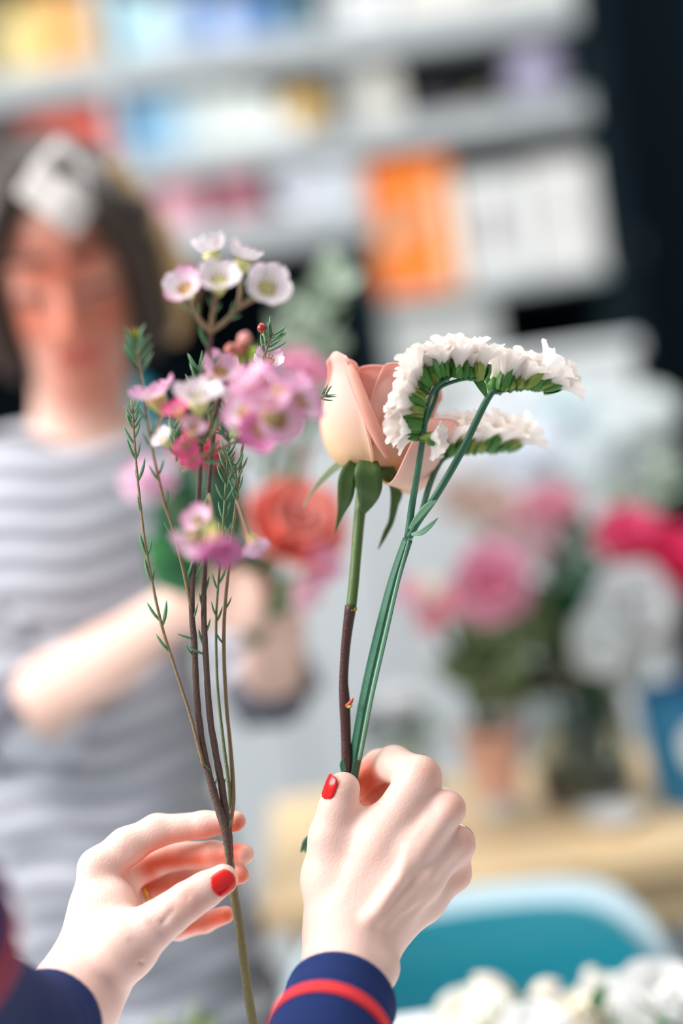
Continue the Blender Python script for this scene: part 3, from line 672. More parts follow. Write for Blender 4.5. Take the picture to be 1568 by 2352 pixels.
S3, C3 = stem('branch', [(531, 1985, 1), (523, 1910, 1), (508, 1800, 3), (484, 1660, 2), (473, 1520, 1), (468, 1400, 0), (470, 1300, 0), (478, 1140, -10), (492, 980, -25), (505, 890, -40)], [6, 9.5, 8.5, 7.5, 7, 6.5, 6, 5.5, 5, 4], M_bark, wx, 8, 8, jit=0.08)
S4, C4 = stem('branch', [(530, 1880, 6), (525, 1800, 8), (511, 1690, 10), (499, 1570, 10), (496, 1430, 8), (502, 1330, 5), (512, 1210, 0), (519, 1100, 0), (523, 1035, 0)], [5, 4.5, 4, 3.5, 3.2, 3, 3, 2.6, 2], M_twig, wx, 8, 7, jit=0.06)
S5, C5 = stem('branch', [(526, 1900, 4), (535, 1830, 8), (529, 1720, 12), (518, 1600, 12), (514, 1440, 10), (526, 1290, 8), (543, 1150, 4), (556, 1030, 2), (566, 980, 0), (582, 900, 0), (603, 830, 0), (616, 790, 0), (626, 765, 0)], [7, 6, 5, 4.5, 4.5, 4, 3.6, 3.4, 3.4, 3.2, 3, 2.8, 2], M_twigr, wx, 8, 7, jit=0.06)
S1, C1 = stem('branch', [(468, 1762, -2), (440, 1655, -3), (402, 1535, -4), (372, 1440, -4), (350, 1340, -4), (332, 1240, -3), (318, 1120, -2), (309, 1020, -1), (304, 930, 0)], [4.5, 4, 3.6, 3.6, 3.4, 3.2, 3, 2.8, 2], M_twigr, wx, 8, 7, jit=0.06)
S6, C6 = stem('branch', [(440, 1400, -2), (421, 1310, -6), (396, 1210, -16), (376, 1150, -24), (356, 1060, -34), (342, 985, -46), (330, 900, -58), (318, 830, -66), (311, 775, -72)], [5, 4.2, 4, 3.6, 3.4, 3.2, 3, 3, 2.5], M_twigr, wx, 8, 7, jit=0.06)
def auto(C, lo, hi, n, L0, L1, ang=28, dense_tip=True):
    sp = []
    for i in range(n):
        t = lo+(hi-lo)*(i/(max(1, n-1)))**(0.75 if dense_tip else 1)
        for sd in (-1, 1): sp.append((min(1, t+random.uniform(-0.008, 0.008)), sd, (L0+(L1-L0)*i/max(1, n-1))*random.uniform(0.85, 1.15), ang*random.uniform(0.75, 1.3), random.uniform(-0.35, 0.35)))
    return sp
needles_along(S1, C1, [(0.02, -1, 30, 160, 0), (0.03, 1, 24, 40, 0), (0.30, 1, 52, 26, -0.1), (0.385, -1, 62, 32, 0), (0.395, 1, 55, 30, 0.1), (0.50, 1, 62, 14, 0), (0.505, -1, 40, 18, 0.4), (0.585, 1, 58, 16, 0), (0.59, -1, 42, 30, 0), (0.70, 1, 45, 12, 0), (0.77, -1, 58, 30, 0), (0.78, 1, 30, 14, 0.3), (0.83, -1, 42, 26, 0), (0.83, 1, 55, 26, 0)])
needles_along(S1, C1, auto(C1, 0.885, 0.985, 5, 44, 34, 30)); needles_along(S1, C1, [(0.99, -1, 28, 14, 0), (0.99, 1, 28, 12, 0)], ME_needley)
needles_along(S2, C2, [(0.10, -1, 34, 40, 0), (0.2, -1, 30, 42, 0), (0.30, -1, 30, 25, 0), (0.44, 1, 40, 40, -0.3), (0.47, 1, 42, 74, -0.4), (0.52, -1, 46, 30, -0.3), (0.60, -1, 48, 34, 0), (0.66, 1, 46, 28, 0), (0.74, 1, 44, 34, 0), (0.88, -1, 50, 40, 0), (0.93, 1, 56, 36, 0)])
needles_along(S3, C3, [(0.05, 1, 30, 40, 0), (0.13, 1, 44, 30, 0), (0.22, -1, 30, 30, 0), (0.46, 1, 48, 66, -0.4), (0.485, 1, 46, 24, 0), (0.5, -1, 40, 30, 0), (0.56, 1, 40, 22, 0), (0.6, -1, 42, 24, 0)])
needles_along(S4, C4, auto(C4, 0.52, 0.86, 7, 42, 46, 30)); needles_along(S4, C4, auto(C4, 0.88, 0.985, 5, 46, 40, 40)); needles_along(S4, C4, [(0.99, 1, 30, 10, 0), (0.99, -1, 30, 14, 0)], ME_needle)
needles_along(S5, C5, [(0.32, 1, 40, 40, 0), (0.36, -1, 36, 30, 0.2), (0.45, 1, 46, 44, 0), (0.5, 1, 44, 30, 0), (0.55, -1, 40, 30, 0), (0.60, 1, 50, 46, 0), (0.66, 1, 50, 40, -0.2), (0.70, -1, 44, 30, 0)])
needles_along(S5, C5, auto(C5, 0.87, 0.99, 6, 48, 40, 44, False))
needles_along(S6, C6, [(0.1, -1, 60, 38, 0), (0.22, 1, 44, 30, 0), (0.33, -1, 56, 26, 0), (0.44, 1, 46, 26, 0), (0.46, -1, 44, 34, 0), (0.55, 1, 46, 24, 0.2), (0.6, -1, 44, 30, 0), (0.66, 1, 50, 34, 0), (0.7, -1, 46, 40, 0)])
needles_along(S6, C6, auto(C6, 0.84, 0.985, 6, 54, 40, 36), ME_flat); needles_along(S6, C6, [(0.99, -1, 30, 20, 0), (0.99, 1, 30, 18, 0), (0.995, 1, 26, 4, 0.2)], ME_needley)
# forks carrying the top white blossoms
for pts in ([(484, 762, -70), (458, 735, -72), (440, 705, -74), (430, 688, -76)], [(484, 762, -70), (488, 725, -72), (492, 700, -76), (497, 675, -78)], [(484, 762, -70), (515, 740, -70), (545, 710, -70), (585, 685, -72)],
            [(545, 710, -70), (552, 670, -66), (550, 640, -64), (553, 615, -62)], [(492, 700, -76), (500, 650, -68), (492, 610, -68), (487, 592, -68)]):
    b_, cc = stem('flower_stalk', pts, [6.5, 6, 5.5, 6], M_twigr, wx, 6, 7); needles_along(b_, cc, [(0.4, -1, 34, 34, -0.2), (0.5, 1, 34, 34, 0.2), (0.85, 1, 26, 40, 0)], ME_flat)
blossom(wx, 425, 664, -76, 43, (-0.25, 0.45, 0.85), 'mix'); blossom(wx, 502, 646, -80, 47, (0.05, 0.62, 0.75), 'white'); blossom(wx, 485, 582, -70, 42, (-0.2, 0.95, 0.05), 'white', open_=0.7)
blossom(wx, 557, 598, -64, 42, (0.25, 0.9, 0.05), 'white', open_=0.7); blossom(wx, 612, 664, -74, 50, (0.30, 0.35, 0.85), 'white')
# middle mass: stalks then blossoms
mids = [(357, 912, -67, 50, (-0.35, 0.85, 0.25), 'blush'), (455, 915, -90, 52, (0.0, 0.8, 0.5), 'white'), (505, 855, -63, 42, (0.3, 0.6, 0.6), 'pink'), (478, 872, -56, 34, (-0.5, 0.8, 0.1), 'blush'),
        (616, 830, 0, 32, (0.15, 0.55, 0.85), 'mix'), (582, 880, -108, 52, (-0.55, 0.75, 0.35), 'pink'), (650, 888, -115, 52, (0.3, 0.85, 0.3), 'pink'), (615, 935, -122, 54, (-0.15, 0.8, 0.5), 'pink'),
        (690, 925, -105, 48, (0.7, 0.3, 0.5), 'pink'), (560, 945, -101, 42, (-0.5, 0.3, 0.7), 'blush'), (600, 985, -108, 46, (-0.1, -0.2, 0.95), 'deep'), (640, 965, -115, 48, (0.25, -0.1, 0.9), 'pink'),
        (408, 945, -82, 34, (-0.3, 0.7, 0.5), 'hot'), (442, 985, -86, 28, (0.2, 0.6, 0.6), 'blush'), (540, 985, -75, 27, (0.3, 0.7, 0.6), 'white'), (425, 1022, -75, 26, (0.2, -0.5, 0.8), 'hot'), (525, 915, -75, 26, (0.3, 0.8, 0.4), 'white'), (440, 1050, -67, 22, (0.1, -0.6, 0.7), 'hot'), (375, 1010, -56, 26, (-0.5, 0.6, 0.5), 'white')]
lows = [(455, 1196, -93, 34, (-0.3, 0.5, 0.6), 'pink'), (436, 1240, -136, 36, (-0.55, -0.55, 0.45), 'blush'), (495, 1240, -146, 48, (0.25, -0.85, 0.3), 'deep'), (520, 1265, -136, 34, (0.4, -0.6, 0.6), 'deep'), (583, 1248, -85, 30, (0.4, -0.7, 0.4), 'blush')]
for (x, y, dz, r, fc, cl) in mids+lows:
    n = Vector((fc[0], fc[1], fc[2])).normalized()
    tx, ty = x-n.x*r*0.9, y+n.y*r*0.9
    root = (470, 1020, -26) if x < 530 else (560, 1010, 0)
    if (x, y) == (616, 830): root = (600, 905, 0)
    if y > 1150: root = (480, 1135, -12) if x < 560 else (543, 1150, 4)
    if x < 380: root = (350, 1010, -26)
    stem('flower_stalk', [root, ((root[0]+tx)/2+random.uniform(-8, 8), (root[1]+ty)/2, (root[2]+dz)/2), (tx, ty, dz+n.z*r*0.22)], [3.6, 3.4, 4], M_twigr if random.random() < 0.6 else M_twig, wx, 5, 6)
    blossom(wx, x, y, dz, r, fc, cl)
# twig with pale leaves crossing under the blossoms, closer to us
tw, ct = stem('branch', [(415, 1082, -46), (455, 1062, -48), (500, 1035, -44), (560, 1006, -38)], [4, 4, 4, 3], M_twigr, wx, 6, 7)
needles_along(tw, ct, [(0.2, 1, 56, 20, 0), (0.4, -1, 50, 40, 0), (0.5, 1, 46, 26, 0), (0.9, 1, 40, 20, 0), (0.9, -1, 40, 30, 0)], ME_flat)
tw, ct = stem('branch', [(520, 1010, -30), (500, 985, -28), (492, 960, -27)], [3, 3, 2], M_twig, wx, 6, 7); needles_along(tw, ct, auto(ct, 0.3, 0.95, 3, 40, 34, 34))
tw, ct = stem('branch', [(640, 960, 2), (700, 935, 2), (735, 915, 2), (752, 905, 2)], [3, 3, 2.4, 2], M_twig, wx, 6, 7); needles_along(tw, ct, auto(ct, 0.7, 0.98, 4, 30, 24, 40), ME_needle)
for (x, y, dz, nn) in ((455, 850, -20, 6), (480, 950, -30, 5), (540, 1075, 0, 4), (400, 990, -25, 5), (520, 960, -26, 5)):
    tw, ct = stem('branch', [(x+6, y+70, dz), (x+2, y+30, dz), (x, y-10, dz)], [3, 3, 2], M_twig, wx, 6, 7); needles_along(tw, ct, auto(ct, 0.2, 0.98, nn, 50, 40, 30))
# buds: one deep red in focus, softer ones behind
V, Fc = bud_geo(); ME_bud = mesh('bud', V, Fc, mat('bud_red', '#9c2f2a', 0.3, 0.2, 600)); ME_budr = mesh('bud_rust', V, Fc, mat('bud_rust', '#a85a4e', 0.4, 0.2, 600)); ME_budp = mesh('bud_pink', V, Fc, mat('bud_pale', '#d9938a', 0.4, 0.2, 600)); ME_budg = mesh('bud_green', V, Fc, mat('bud_lime', '#9cb83a', 0.4, 0.15, 600))
def bud(px, py, dz, r, d, me, root):
    stem('bud_stalk', [root, ((root[0]+px)/2+3, (root[1]+py)/2+4, (root[2]+dz)/2), (px, py, dz)], [2.6, 2.6, 3.4], mat('bud_stalk_green', '#a8b04a', 0.5), wx, 5, 6)
    inst('bud', me, wx, frame(P(px, py, dz), RT*d[0]+UP*d[1]-FW*0.15, None, RP(r, dz)))
bud(603, 766, 0, 11.5, (-0.15, 1), ME_bud, (617, 787, 0)); bud(540, 812, 110, 16, (0.6, 0.7), ME_budr, (548, 1010, 30)); bud(556, 795, 120, 16, (0.3, 0.8), ME_budp, (555, 1010, 30)); bud(580, 832, 115, 17, (0.2, 0.9), ME_budg, (560, 1010, 30)); bud(532, 822, 90, 16, (-0.1, 0.9), ME_budr, (540, 1010, 30))

# ------------------------------------------------------------------ rose in the right hand
M_rstem = mat('rose_stem_green', '#4f6a2c', 0.45, 0.2, 200, 0.2, 600); M_rstemb = mat('rose_stem_brown', '#4a2a26', 0.4, 0.2, 200, 0.25, 600)
rs = thing('rose', P(770, 2060, 30), 'peach pink rose on a long stem held in the right hand', 'flower')
r1, _ = stem('upper_stem', [(836, 1110, 43), (826, 1180, 36), (819, 1260, 28), (812, 1340, 19), (806, 1396, 13)], [17, 13, 12, 12, 12], M_rstem, rs, 6, 12)
r2, _ = stem('lower_stem', [(806, 1392, 12), (803, 1408, 12), (794, 1480, 14), (789, 1560, 16), (791, 1610, 17), (794, 1690, 19), (795, 1770, 20), (790, 1880, 34), (770, 2060, 44)], [14, 13, 11, 10.5, 12.5, 11.5, 12, 11, 10], M_rstemb, rs, 6, 12)
stem('node_collar', [(806, 1402, 12), (806.5, 1394, 12)], [13.5, 13.5], mat('node_yellow', '#a89a3c', 0.5), rs, 3, 12)
stem('thorn_bud', [(796, 1622, 10), (806, 1612, 8), (811, 1603, 8)], [5, 4.5, 1], mat('thorn_red', '#c04a3c', 0.5), rs, 4, 8)
stem('thorn_bud', [(797, 1622, 10), (804, 1623, 8), (809, 1619, 8)], [4, 3.6, 1], mat('thorn_lime', '#a8a838', 0.5), rs, 4, 8)
AX = (P(884, 830, 50)-P(842, 1085, 44)).normalized(); RO = P(848, 1072, 44)
RX = (RT-AX*RT.dot(AX)).normalized(); RVW = AX.cross(RX)     # RVW points towards or away from the viewer
if RVW.dot(FW) > 0: RVW = -RVW
M_petal = attr_mat('rose_petal', '#fbdc9c', '#fde2d8', 'grad', 0.5, trans=0.42, c2='#fbc6ba', var=0.04, spec=0.25)
def petal(theta, prof, alpha, curl=(0, 0, 0), parent=None, wav=0.0, ph=0.0, tint=0.0, orig=None, axes=None, sc=1.0, matl=None, cup=0.0, tip=0.22, n=18, k=16, th=0.0007):
    """theta 0 = towards viewer, + = right; prof (r,z) mm from base to lip; alpha half-angle deg per control point; curl mm at left, right, lip edge"""
    ox, xx, vv, aa = orig or RO, *(axes or (RX, RVW, AX))
    cp = catmull([(p[0], p[1], a) for p, a in zip(prof, alpha)], 8); cp = [np.array(cp[int(i*(len(cp)-1)/k)]) for i in range(k+1)]
    V = []; Fc = []; at = []
    for i in range(k+1):
        v = i/k
        for j in range(n+1):
            u = -1+2*j/n
            # lip falls away towards the sides
            vi = v*(1-tip*abs(u)**2.5); f = vi*k; i0 = min(k-1, int(f)); q = cp[i0]+(cp[i0+1]-cp[i0])*(f-i0)
            r, z, al = q; s = u
            off = 0.0; dt = 0.0
            c_ = curl[0] if u < 0 else curl[1]
            if c_ > 0 and abs(u) > 0.62:
                ff = (abs(u)-0.62)/0.38*2.4; off = c_*(1-math.cos(ff))*min(1, v*4); dt = c_*math.sin(ff); s = math.copysign(0.62, u)
            ang = math.radians(theta+s*al)
            rr = r+off+cup*u*u*v+wav*math.sin(u*5+ph)*v*v
            if curl[2] > 0 and v > 0.82: g = (v-0.82)/0.18*1.9; rr += curl[2]*(1-math.cos(g)); z += curl[2]*(math.sin(g)-g*0.8)
            x = rr*math.sin(ang)+math.copysign(dt, u)*math.cos(ang); y = rr*math.cos(ang)-math.copysign(dt, u)*math.sin(ang)
            V.append(Vector(ox)+(xx*x+vv*y+aa*z)*(0.001*sc)); at.append(min(1, max(0, v*0.75+0.25*v*abs(u)**3+tint)))
    for i in range(k):
        for j in range(n): a = i*(n+1)+j; Fc.append((a, a+1, a+n+2, a+n+1))
    o = obj('petal', V, Fc, matl or M_petal, parent, attrs={'grad': at}); solid(o, th*sc, off=0); return o
def rose_head(parent, full=True, **kw):
    for i in range(7):                                                                                 # heart of the bloom
        petal(40+i*137, [(2, 6), (7+i*0.9, 18), (8+i*1.6, 36), (6+i*2.1, 52), (6+i*2.6, 58)], [80, 95, 90, 80, 66], (0, 0, 1.2), parent, 0.6, i, 0.25, **kw)
    for th, R_ in ((150, 27), (-150, 27), (90, 26), (-70, 25), (30, 26)):
        petal(th, [(4, 1), (18, 7), (R_, 22), (R_+1, 40), (R_, 54), (R_+3, 60)], [55, 70, 66, 60, 50, 42], (1.2, 1.2, 1.6), parent, 0.8, th, 0.1, **kw)
rose_head(rs)
petal(55, [(4, -1), (20, 2), (29, 15), (31, 33), (31, 50), (34, 59)], [70, 85, 80, 68, 52, 44], (1.0, 1.2, 2.0), rs, 0.8, 2, 0.05)
petal(178, [(4, -1), (20, 2), (31, 16), (33, 34), (33, 50), (38, 57)], [60, 75, 72, 62, 52, 40], (1, 1, 2.5), rs, 0.8, 2, 0.1)
petal(68, [(5, -4), (22, -11), (33, -8), (40, 8), (42, 24), (47, 33)], [45, 60, 62, 58, 48, 36], (1.2, 1.2, 1.5), rs, 1.0, 1, 0.12, cup=-2)
petal(-52, [(4, -2), (19, 0), (29, 12), (33, 30), (32, 48), (37, 61)], [70, 78, 68, 50, 30, 12], (1.0, 3.4, 1.2), rs, 0.3, 0.5, 0.0, tip=0.08)
stem('rolled_edge', [(799, 832, 20), (812, 868, 14), (838, 935, 8), (866, 1000, 10), (890, 1052, 16)], [7, 14, 15, 14, 6], attr_mat('rose_roll', '#f8bba8', '#f8bba8', 'grad', 0.5, trans=0.3), rs, 8, 12)
# sepals
def blade(name, pts, widths, m, parent, base=0.8, nrm=None, th=0.0006, fold=0.15):
    cp = catmull([tuple(p)+(w_,) for p, w_ in zip(pts, widths)], 6); C = [P(c[0], c[1], c[2], base) for c in cp]; V = []; Fc = []
    for i, c in enumerate(C):
        t = (C[min(i+1, len(C)-1)]-C[max(i-1, 0)]).normalized(); nn = Vector(nrm) if nrm else -FW
        sd = t.cross(nn).normalized(); up_ = sd.cross(t); w2 = RP(max(cp[i][3], 0.4), cp[i][2], base)
        for u in (-1, -0.5, 0, 0.5, 1): V.append(c+sd*(u*w2)+up_*(abs(u)*w2*fold))
    for i in range(len(C)-1):
        for j in range(4): a = i*5+j; Fc.append((a, a+1, a+6, a+5))
    o = obj(name, V, Fc, m, parent); solid(o, th, off=0); return o
M_sepal = mat('sepal_green', '#4c6b35', 0.5, 0.2, 200, 0.2, 500, trans=0.2); M_sepalp = mat('sepal_pale', '#aebf9c', 0.5, 0.12, 200, trans=0.3)
lathe('hip', [(0.002, -0.012), (0.0045, -0.010), (0.0062, -0.004), (0.0068, 0.002), (0.0095, 0.006), (0.012, 0.0075), (0.001, 0.009)], M_sepal, rs, M=frame(P(838, 1085, 44), AX), seg=20)
blade('sepal', [(815, 1062, 30), (798, 1095, 26), (793, 1140, 28), (782, 1180, 34), (768, 1225, 38)], [14, 20, 18, 8, 1], M_sepal, rs)
blade('sepal', [(846, 1060, 22), (845, 1085, 18), (848, 1120, 20), (842, 1150, 26), (834, 1180, 30)], [22, 31, 29, 20, 4], M_sepal, rs)
blade('sepal', [(868, 1065, 34), (890, 1085, 32), (908, 1120, 38), (900, 1190, 42), (885, 1225, 42), (868, 1262, 42)], [14, 18, 13, 7, 6, 1], M_sepal, rs)
blade('sepal', [(800, 1060, 48), (775, 1068, 50), (745, 1095, 52), (720, 1125, 52), (694, 1168, 50)], [10, 9, 7, 4, 1], M_sepalp, rs)
blade('sepal', [(872, 1070, 46), (900, 1085, 50), (915, 1130, 52), (905, 1175, 52)], [12, 14, 10, 2], M_sepal, rs)

# ------------------------------------------------------------------ statice in the right hand
M_st = mat('statice_green', '#356b52', 0.5, 0.18, 150, 0.15, 500); M_stp = mat('statice_pale_green', '#7fae8e', 0.5, 0.12, 150)
M_bract = mat('statice_bract', '#4f8a3c', 0.5, 0.3, 250, trans=0.15)
stc = thing('statice_sprig', P(700, 1960, 40), 'white statice sprig with a winged green stem held in the right hand', 'flower')
wing = [1.25 if i % 3 == 0 else 0.72 for i in range(12)]
sm, cm = stem('winged_stem', [(700, 1955, 46), (770, 1880, 40), (802, 1800, 24), (812, 1760, 20), (842, 1600, 14), (876, 1450, 10), (906, 1330, 8), (936, 1238, 6)], [6, 9, 12, 12, 13, 13, 11, 9.5], M_st, stc, 8, 12, wing)
stem('stem_wing_ridge', [(824, 1745, 14), (852, 1600, 7), (886, 1450, 3), (914, 1330, 2), (938, 1240, 2)], [3.5, 4, 4, 3.5, 2], M_stp, stc, 8, 8)
blade('leaf_tip', [(716, 1922, 30), (702, 1936, 30), (690, 1958, 30)], [9, 8, 1], M_st, stc)
blade('leaf_tip', [(790, 1772, 6), (786, 1755, 6), (788, 1740, 6)], [7, 6, 1], M_st, stc)
bA, _ = stem('branch', [(936, 1236, 5), (946, 1160, 3), (957, 1095, -8), (968, 1025, -16), (974, 985, -18), (982, 930, -18), (1000, 890, -16), (1030, 868, -12)], [8.5, 8, 7.5, 7, 6, 5, 5, 4], M_st, stc, 6, 10)
bB, _ = stem('branch', [(940, 1232, 8), (966, 1180, 12), (984, 1120, 24), (1002, 1078, 36), (1022, 1052, 44), (1060, 1040, 52), (1120, 1035, 58), (1180, 1028, 62)], [7, 6.5, 7, 6, 5, 4, 3.5, 2.5], M_st, stc, 6, 10)
bC, _ = stem('branch', [(938, 1236, 4), (962, 1195, 4), (1000, 1140, 4), (1058, 1040, 4), (1120, 915, 14), (1145, 900, 16), (1200, 892, 20), (1262, 890, 24)], [8.5, 8, 8.5, 8.5, 8, 5, 4, 2.5], M_st, stc, 6, 10)
bD, _ = stem('branch', [(976, 975, -17), (998, 920, -10), (1010, 890, -8), (1060, 872, -6), (1105, 870, -4)], [5, 5.5, 5, 4, 3], M_st, stc, 6, 10)
stem('branch', [(1002, 1078, 36), (995, 1055, 36), (990, 1035, 36)], [4, 4, 2], M_st, stc, 5, 8)
blade('stem_leaf', [(940, 1215, 0), (962, 1185, -4), (985, 1160, -6), (1004, 1150, -6)], [3, 8, 7, 1], M_stp, stc)
blade('stem_leaf', [(945, 1228, 0), (968, 1222, -4), (990, 1205, -6), (1005, 1190, -4)], [3, 7, 5, 1], M_stp, stc)
blade('stem_leaf', [(1117, 912, 2), (1105, 885, 0), (1088, 862, 0), (1080, 852, 0)], [3, 10, 8, 2], M_bract, stc)
blade('stem_leaf', [(1016, 882, -4), (1030, 860, -6), (1050, 845, -6), (1060, 842, -6)], [3, 8, 7, 1], M_bract, stc)
def floret_geo(n=40, k=9):
    V = []; Fc = []; at = []
    for i in range(k+1):
        t = i/k; r = 0.10+0.08*t+0.50*t**2.6; z = 0.12+1.0*t
        for j in range(n):
            a = 2*math.pi*j/n; fr = t**2.2; q = r*(1+0.16*fr*math.cos(5*a)+0.05*fr*math.cos(15*a+1)); V.append((q*math.cos(a), q*math.sin(a), z+0.05*fr*math.sin(10*a))); at.append(t)
    for i in range(k):
        for j in range(n): a, b = i*n+j, i*n+(j+1) % n; Fc.append((a, b, b+n, a+n))
    return V, Fc, at
V, Fc, at = floret_geo(); ME_flo = mesh('floret', V, Fc, attr_mat('statice_paper', '#f0e6b8', '#fffaf6', 'grad', 0.7, trans=0.38, c2='#fff6f0', var=0.03), attrs={'grad': at})
def bract_geo():
    V = []; Fc = []; k = 6
    for i in range(k+1):
        t = i/k; hw = 0.17*math.sin(math.pi*(0.10+0.86*t))
        for u in (-1, -0.5, 0, 0.5, 1): V.append((0.17+0.06*math.sin(math.pi*t)-abs(u)*0.10, u*hw, -0.08+0.72*t))
    for i in range(k):
        for j in range(4): a = i*5+j; Fc.append((a, a+1, a+6, a+5))
    for i in range(len(V)): V.append((V[i][0]-0.03, V[i][1]*0.95, V[i][2]))
    n = 35; Fc += [tuple(reversed([x+n for x in f])) for f in Fc]
    return V, Fc
V, Fc = bract_geo(); ME_bract = mesh('bract', V, Fc, M_bract); ME_bract2 = mesh('bract_olive', V, Fc, mat('statice_bract_olive', '#8fa34a', 0.5, 0.25, 250, trans=0.15))
def floret(px, py, dz, L, d):
    """px,py: the foot; d: image direction (right, up) it opens to"""
    a = (RT*d[0]+UP*d[1]-FW*(d[2] if len(d) > 2 else random.uniform(-0.35, 0.35))).normalized()
    M = frame(P(px, py, dz), a, -FW, RP(L, dz)) @ Matrix.Rotation(random.uniform(-0.5, 0.5), 4, 'Z')
    f = inst('floret', ME_flo, stc, M)
    for k_ in range(4): inst('bract', ME_bract if (k_+int(px)) % 3 else ME_bract2, f, M @ Matrix.Rotation(k_*1.57+random.uniform(-0.4, 0.4), 4, 'Z') @ Matrix.Rotation(random.uniform(-0.05, 0.22), 4, 'Y') @ Matrix.Diagonal((1.05, random.uniform(0.7, 1.15), random.uniform(0.6, 1.2), 1)))
def spike(pts, d0, d1, n, L, spread=0.2, dz=0):
    cp = catmull(pts, 10)
    for i in range(n):
        t = i/(n-1); c = cp[int(t*(len(cp)-1))]; d = [d0[j]*(1-t)+d1[j]*t for j in (0, 1)]
        floret(c[0]+random.uniform(-3, 3), c[1]+random.uniform(-3, 3), c[2]+random.uniform(-4, 4), L*random.uniform(0.78, 1.15), (d[0]+random.uniform(-spread, spread), d[1]+random.uniform(-spread, spread)/2))
spike([(1136, 898, 16), (1170, 890, 18), (1210, 888, 21), (1250, 893, 24)], (0.15, 1), (0.95, 0.35), 12, 72)
spike([(1000, 880, -12), (1030, 862, -10), (1070, 868, -6), (1105, 868, -4)], (-0.15, 1), (0.15, 1), 9, 70)
spike([(985, 890, -17), (972, 920, -19), (966, 960, -20), (968, 1000, -18)], (-0.75, 0.75), (-1, -0.05), 11, 62, 0.25)
spike([(972, 1005, -18), (978, 1010, -18)], (0.5, 0.1), (0.5, -0.4), 2, 50)
spike([(1030, 1042, 48), (1070, 1036, 54), (1120, 1032, 58), (1165, 1030, 62)], (0.05, 1), (0.8, 0.6), 10, 66)
spike([(965, 885, -14), (985, 868, -14), (1010, 860, -12)], (-0.4, 1), (0, 1), 4, 64)
# ------------------------------------------------------------------ the woman behind
M_wskin = attr_mat('warm_skin', '#e6c0b0', '#cc7258', 'redness', 0.5, sss=0.15, sssr=(1, 0.35, 0.2), ssss=0.008, var=0.05)
M_hair = mat('brown_hair', '#33261d', 0.45, 0.35, 60, 0.5, 150); M_hairl = mat('golden_brown_hair', '#c8a678', 0.45, 0.25, 60, 0.5, 150)
YW = 1.45
wo = thing('person', (-0.31, 1.52, 0.0), 'woman with a brown bob in a grey striped top, looking down and holding a bouquet', 'person')
hc = Wd(150, 690, YW+0.05); hc = Vector((hc.x+0.005, YW+0.045, 1.470))
tl = math.radians(24); hf = Vector((0.10, -math.cos(tl), -math.sin(tl))).normalized(); hx = Vector((1, 0, 0)); hx = (hx-hf*hx.dot(hf)).normalized(); hu = hx.cross(hf)*-1
if hu.z < 0: hu = -hu
HA = np.array([hx, hf, hu])
def hp(x, f, u): return hc+hx*x+hf*f+hu*u
def E_(x, f, u, r, k=0.012): return ('e', hp(x, f, u), HA, r, k)
WB = [E_(0, -0.005, 0.035, (0.071, 0.092, 0.085)), E_(0, 0.025, -0.03, (0.058, 0.065, 0.075), 0.02), E_(0, 0.045, -0.094, (0.036, 0.036, 0.03), 0.028),
      ('c', hp(0, 0.085, 0.012), hp(0, 0.112, -0.030), 0.007, 0.010, 0.010), ('c', hp(-0.012, 0.098, -0.034), hp(0.012, 0.098, -0.034), 0.008, 0.008, 0.008),
      ('c', hp(-0.045, 0.070, 0.026), hp(-0.012, 0.086, 0.028), 0.007, 0.007, 0.012), ('c', hp(0.045, 0.070, 0.026), hp(0.012, 0.086, 0.028), 0.007, 0.007, 0.012),
      ('x', hp(-0.032, 0.098, 0.006), hp(-0.030, 0.098, 0.006), 0.016, 0.016, 0.012), ('x', hp(0.032, 0.098, 0.006), hp(0.030, 0.098, 0.006), 0.016, 0.016, 0.012),
      ('c', hp(-0.040, 0.071, 0.004), hp(-0.024, 0.075, 0.004), 0.010, 0.010, 0.004), ('c', hp(0.040, 0.071, 0.004), hp(0.024, 0.075, 0.004), 0.010, 0.010, 0.004),
      ('c', hp(-0.018, 0.082, -0.063), hp(0.018, 0.082, -0.063), 0.0065, 0.0065, 0.005), ('c', hp(-0.014, 0.081, -0.073), hp(0.014, 0.081, -0.073), 0.0075, 0.0075, 0.005),
      ('e', hp(-0.072, -0.005, 0.0), HA, (0.010, 0.018, 0.03), 0.006), ('e', hp(0.072, -0.005, 0.0), HA, (0.010, 0.018, 0.03), 0.006)]
def V3(*a): return Vector(a)
tx = -0.325                                  # trunk centre
sho = 1.275
WB += [('c', V3(hc.x, YW+0.075, 1.40), V3(hc.x-0.02, YW+0.10, 1.27), 0.050, 0.052, 0.03)]
trunk = [('c', V3(tx-0.13, YW+0.10, sho-0.04), V3(tx+0.10, YW+0.10, sho-0.03), 0.055, 0.055, 0.05), ('e', V3(tx, YW+0.09, 1.13), np.eye(3), (0.155, 0.10, 0.17), 0.06),
         ('e', V3(tx+0.005, YW+0.09, 0.93), np.eye(3), (0.145, 0.10, 0.18), 0.06), ('e', V3(tx+0.015, YW+0.10, 0.72), np.eye(3), (0.155, 0.115, 0.20), 0.06), ('e', V3(tx+0.02, YW+0.10, 0.56), np.eye(3), (0.170, 0.135, 0.17), 0.06)]
# image-left arm: elbow low, forearm reaching across to the bouquet
def at(px, py, d): return P(px, py, 0, d)
sL, eL, wL = V3(tx-0.165, YW+0.08, 1.21), at(40, 1640, 1.43), at(430, 1385, 1.30)
armL_up = ('c', sL, eL, 0.048, 0.044, 0.02)
armL = [('c', eL, at(240, 1520, 1.37), 0.042, 0.033, 0.015), ('c', at(240, 1520, 1.37), wL, 0.033, 0.023, 0.012)]
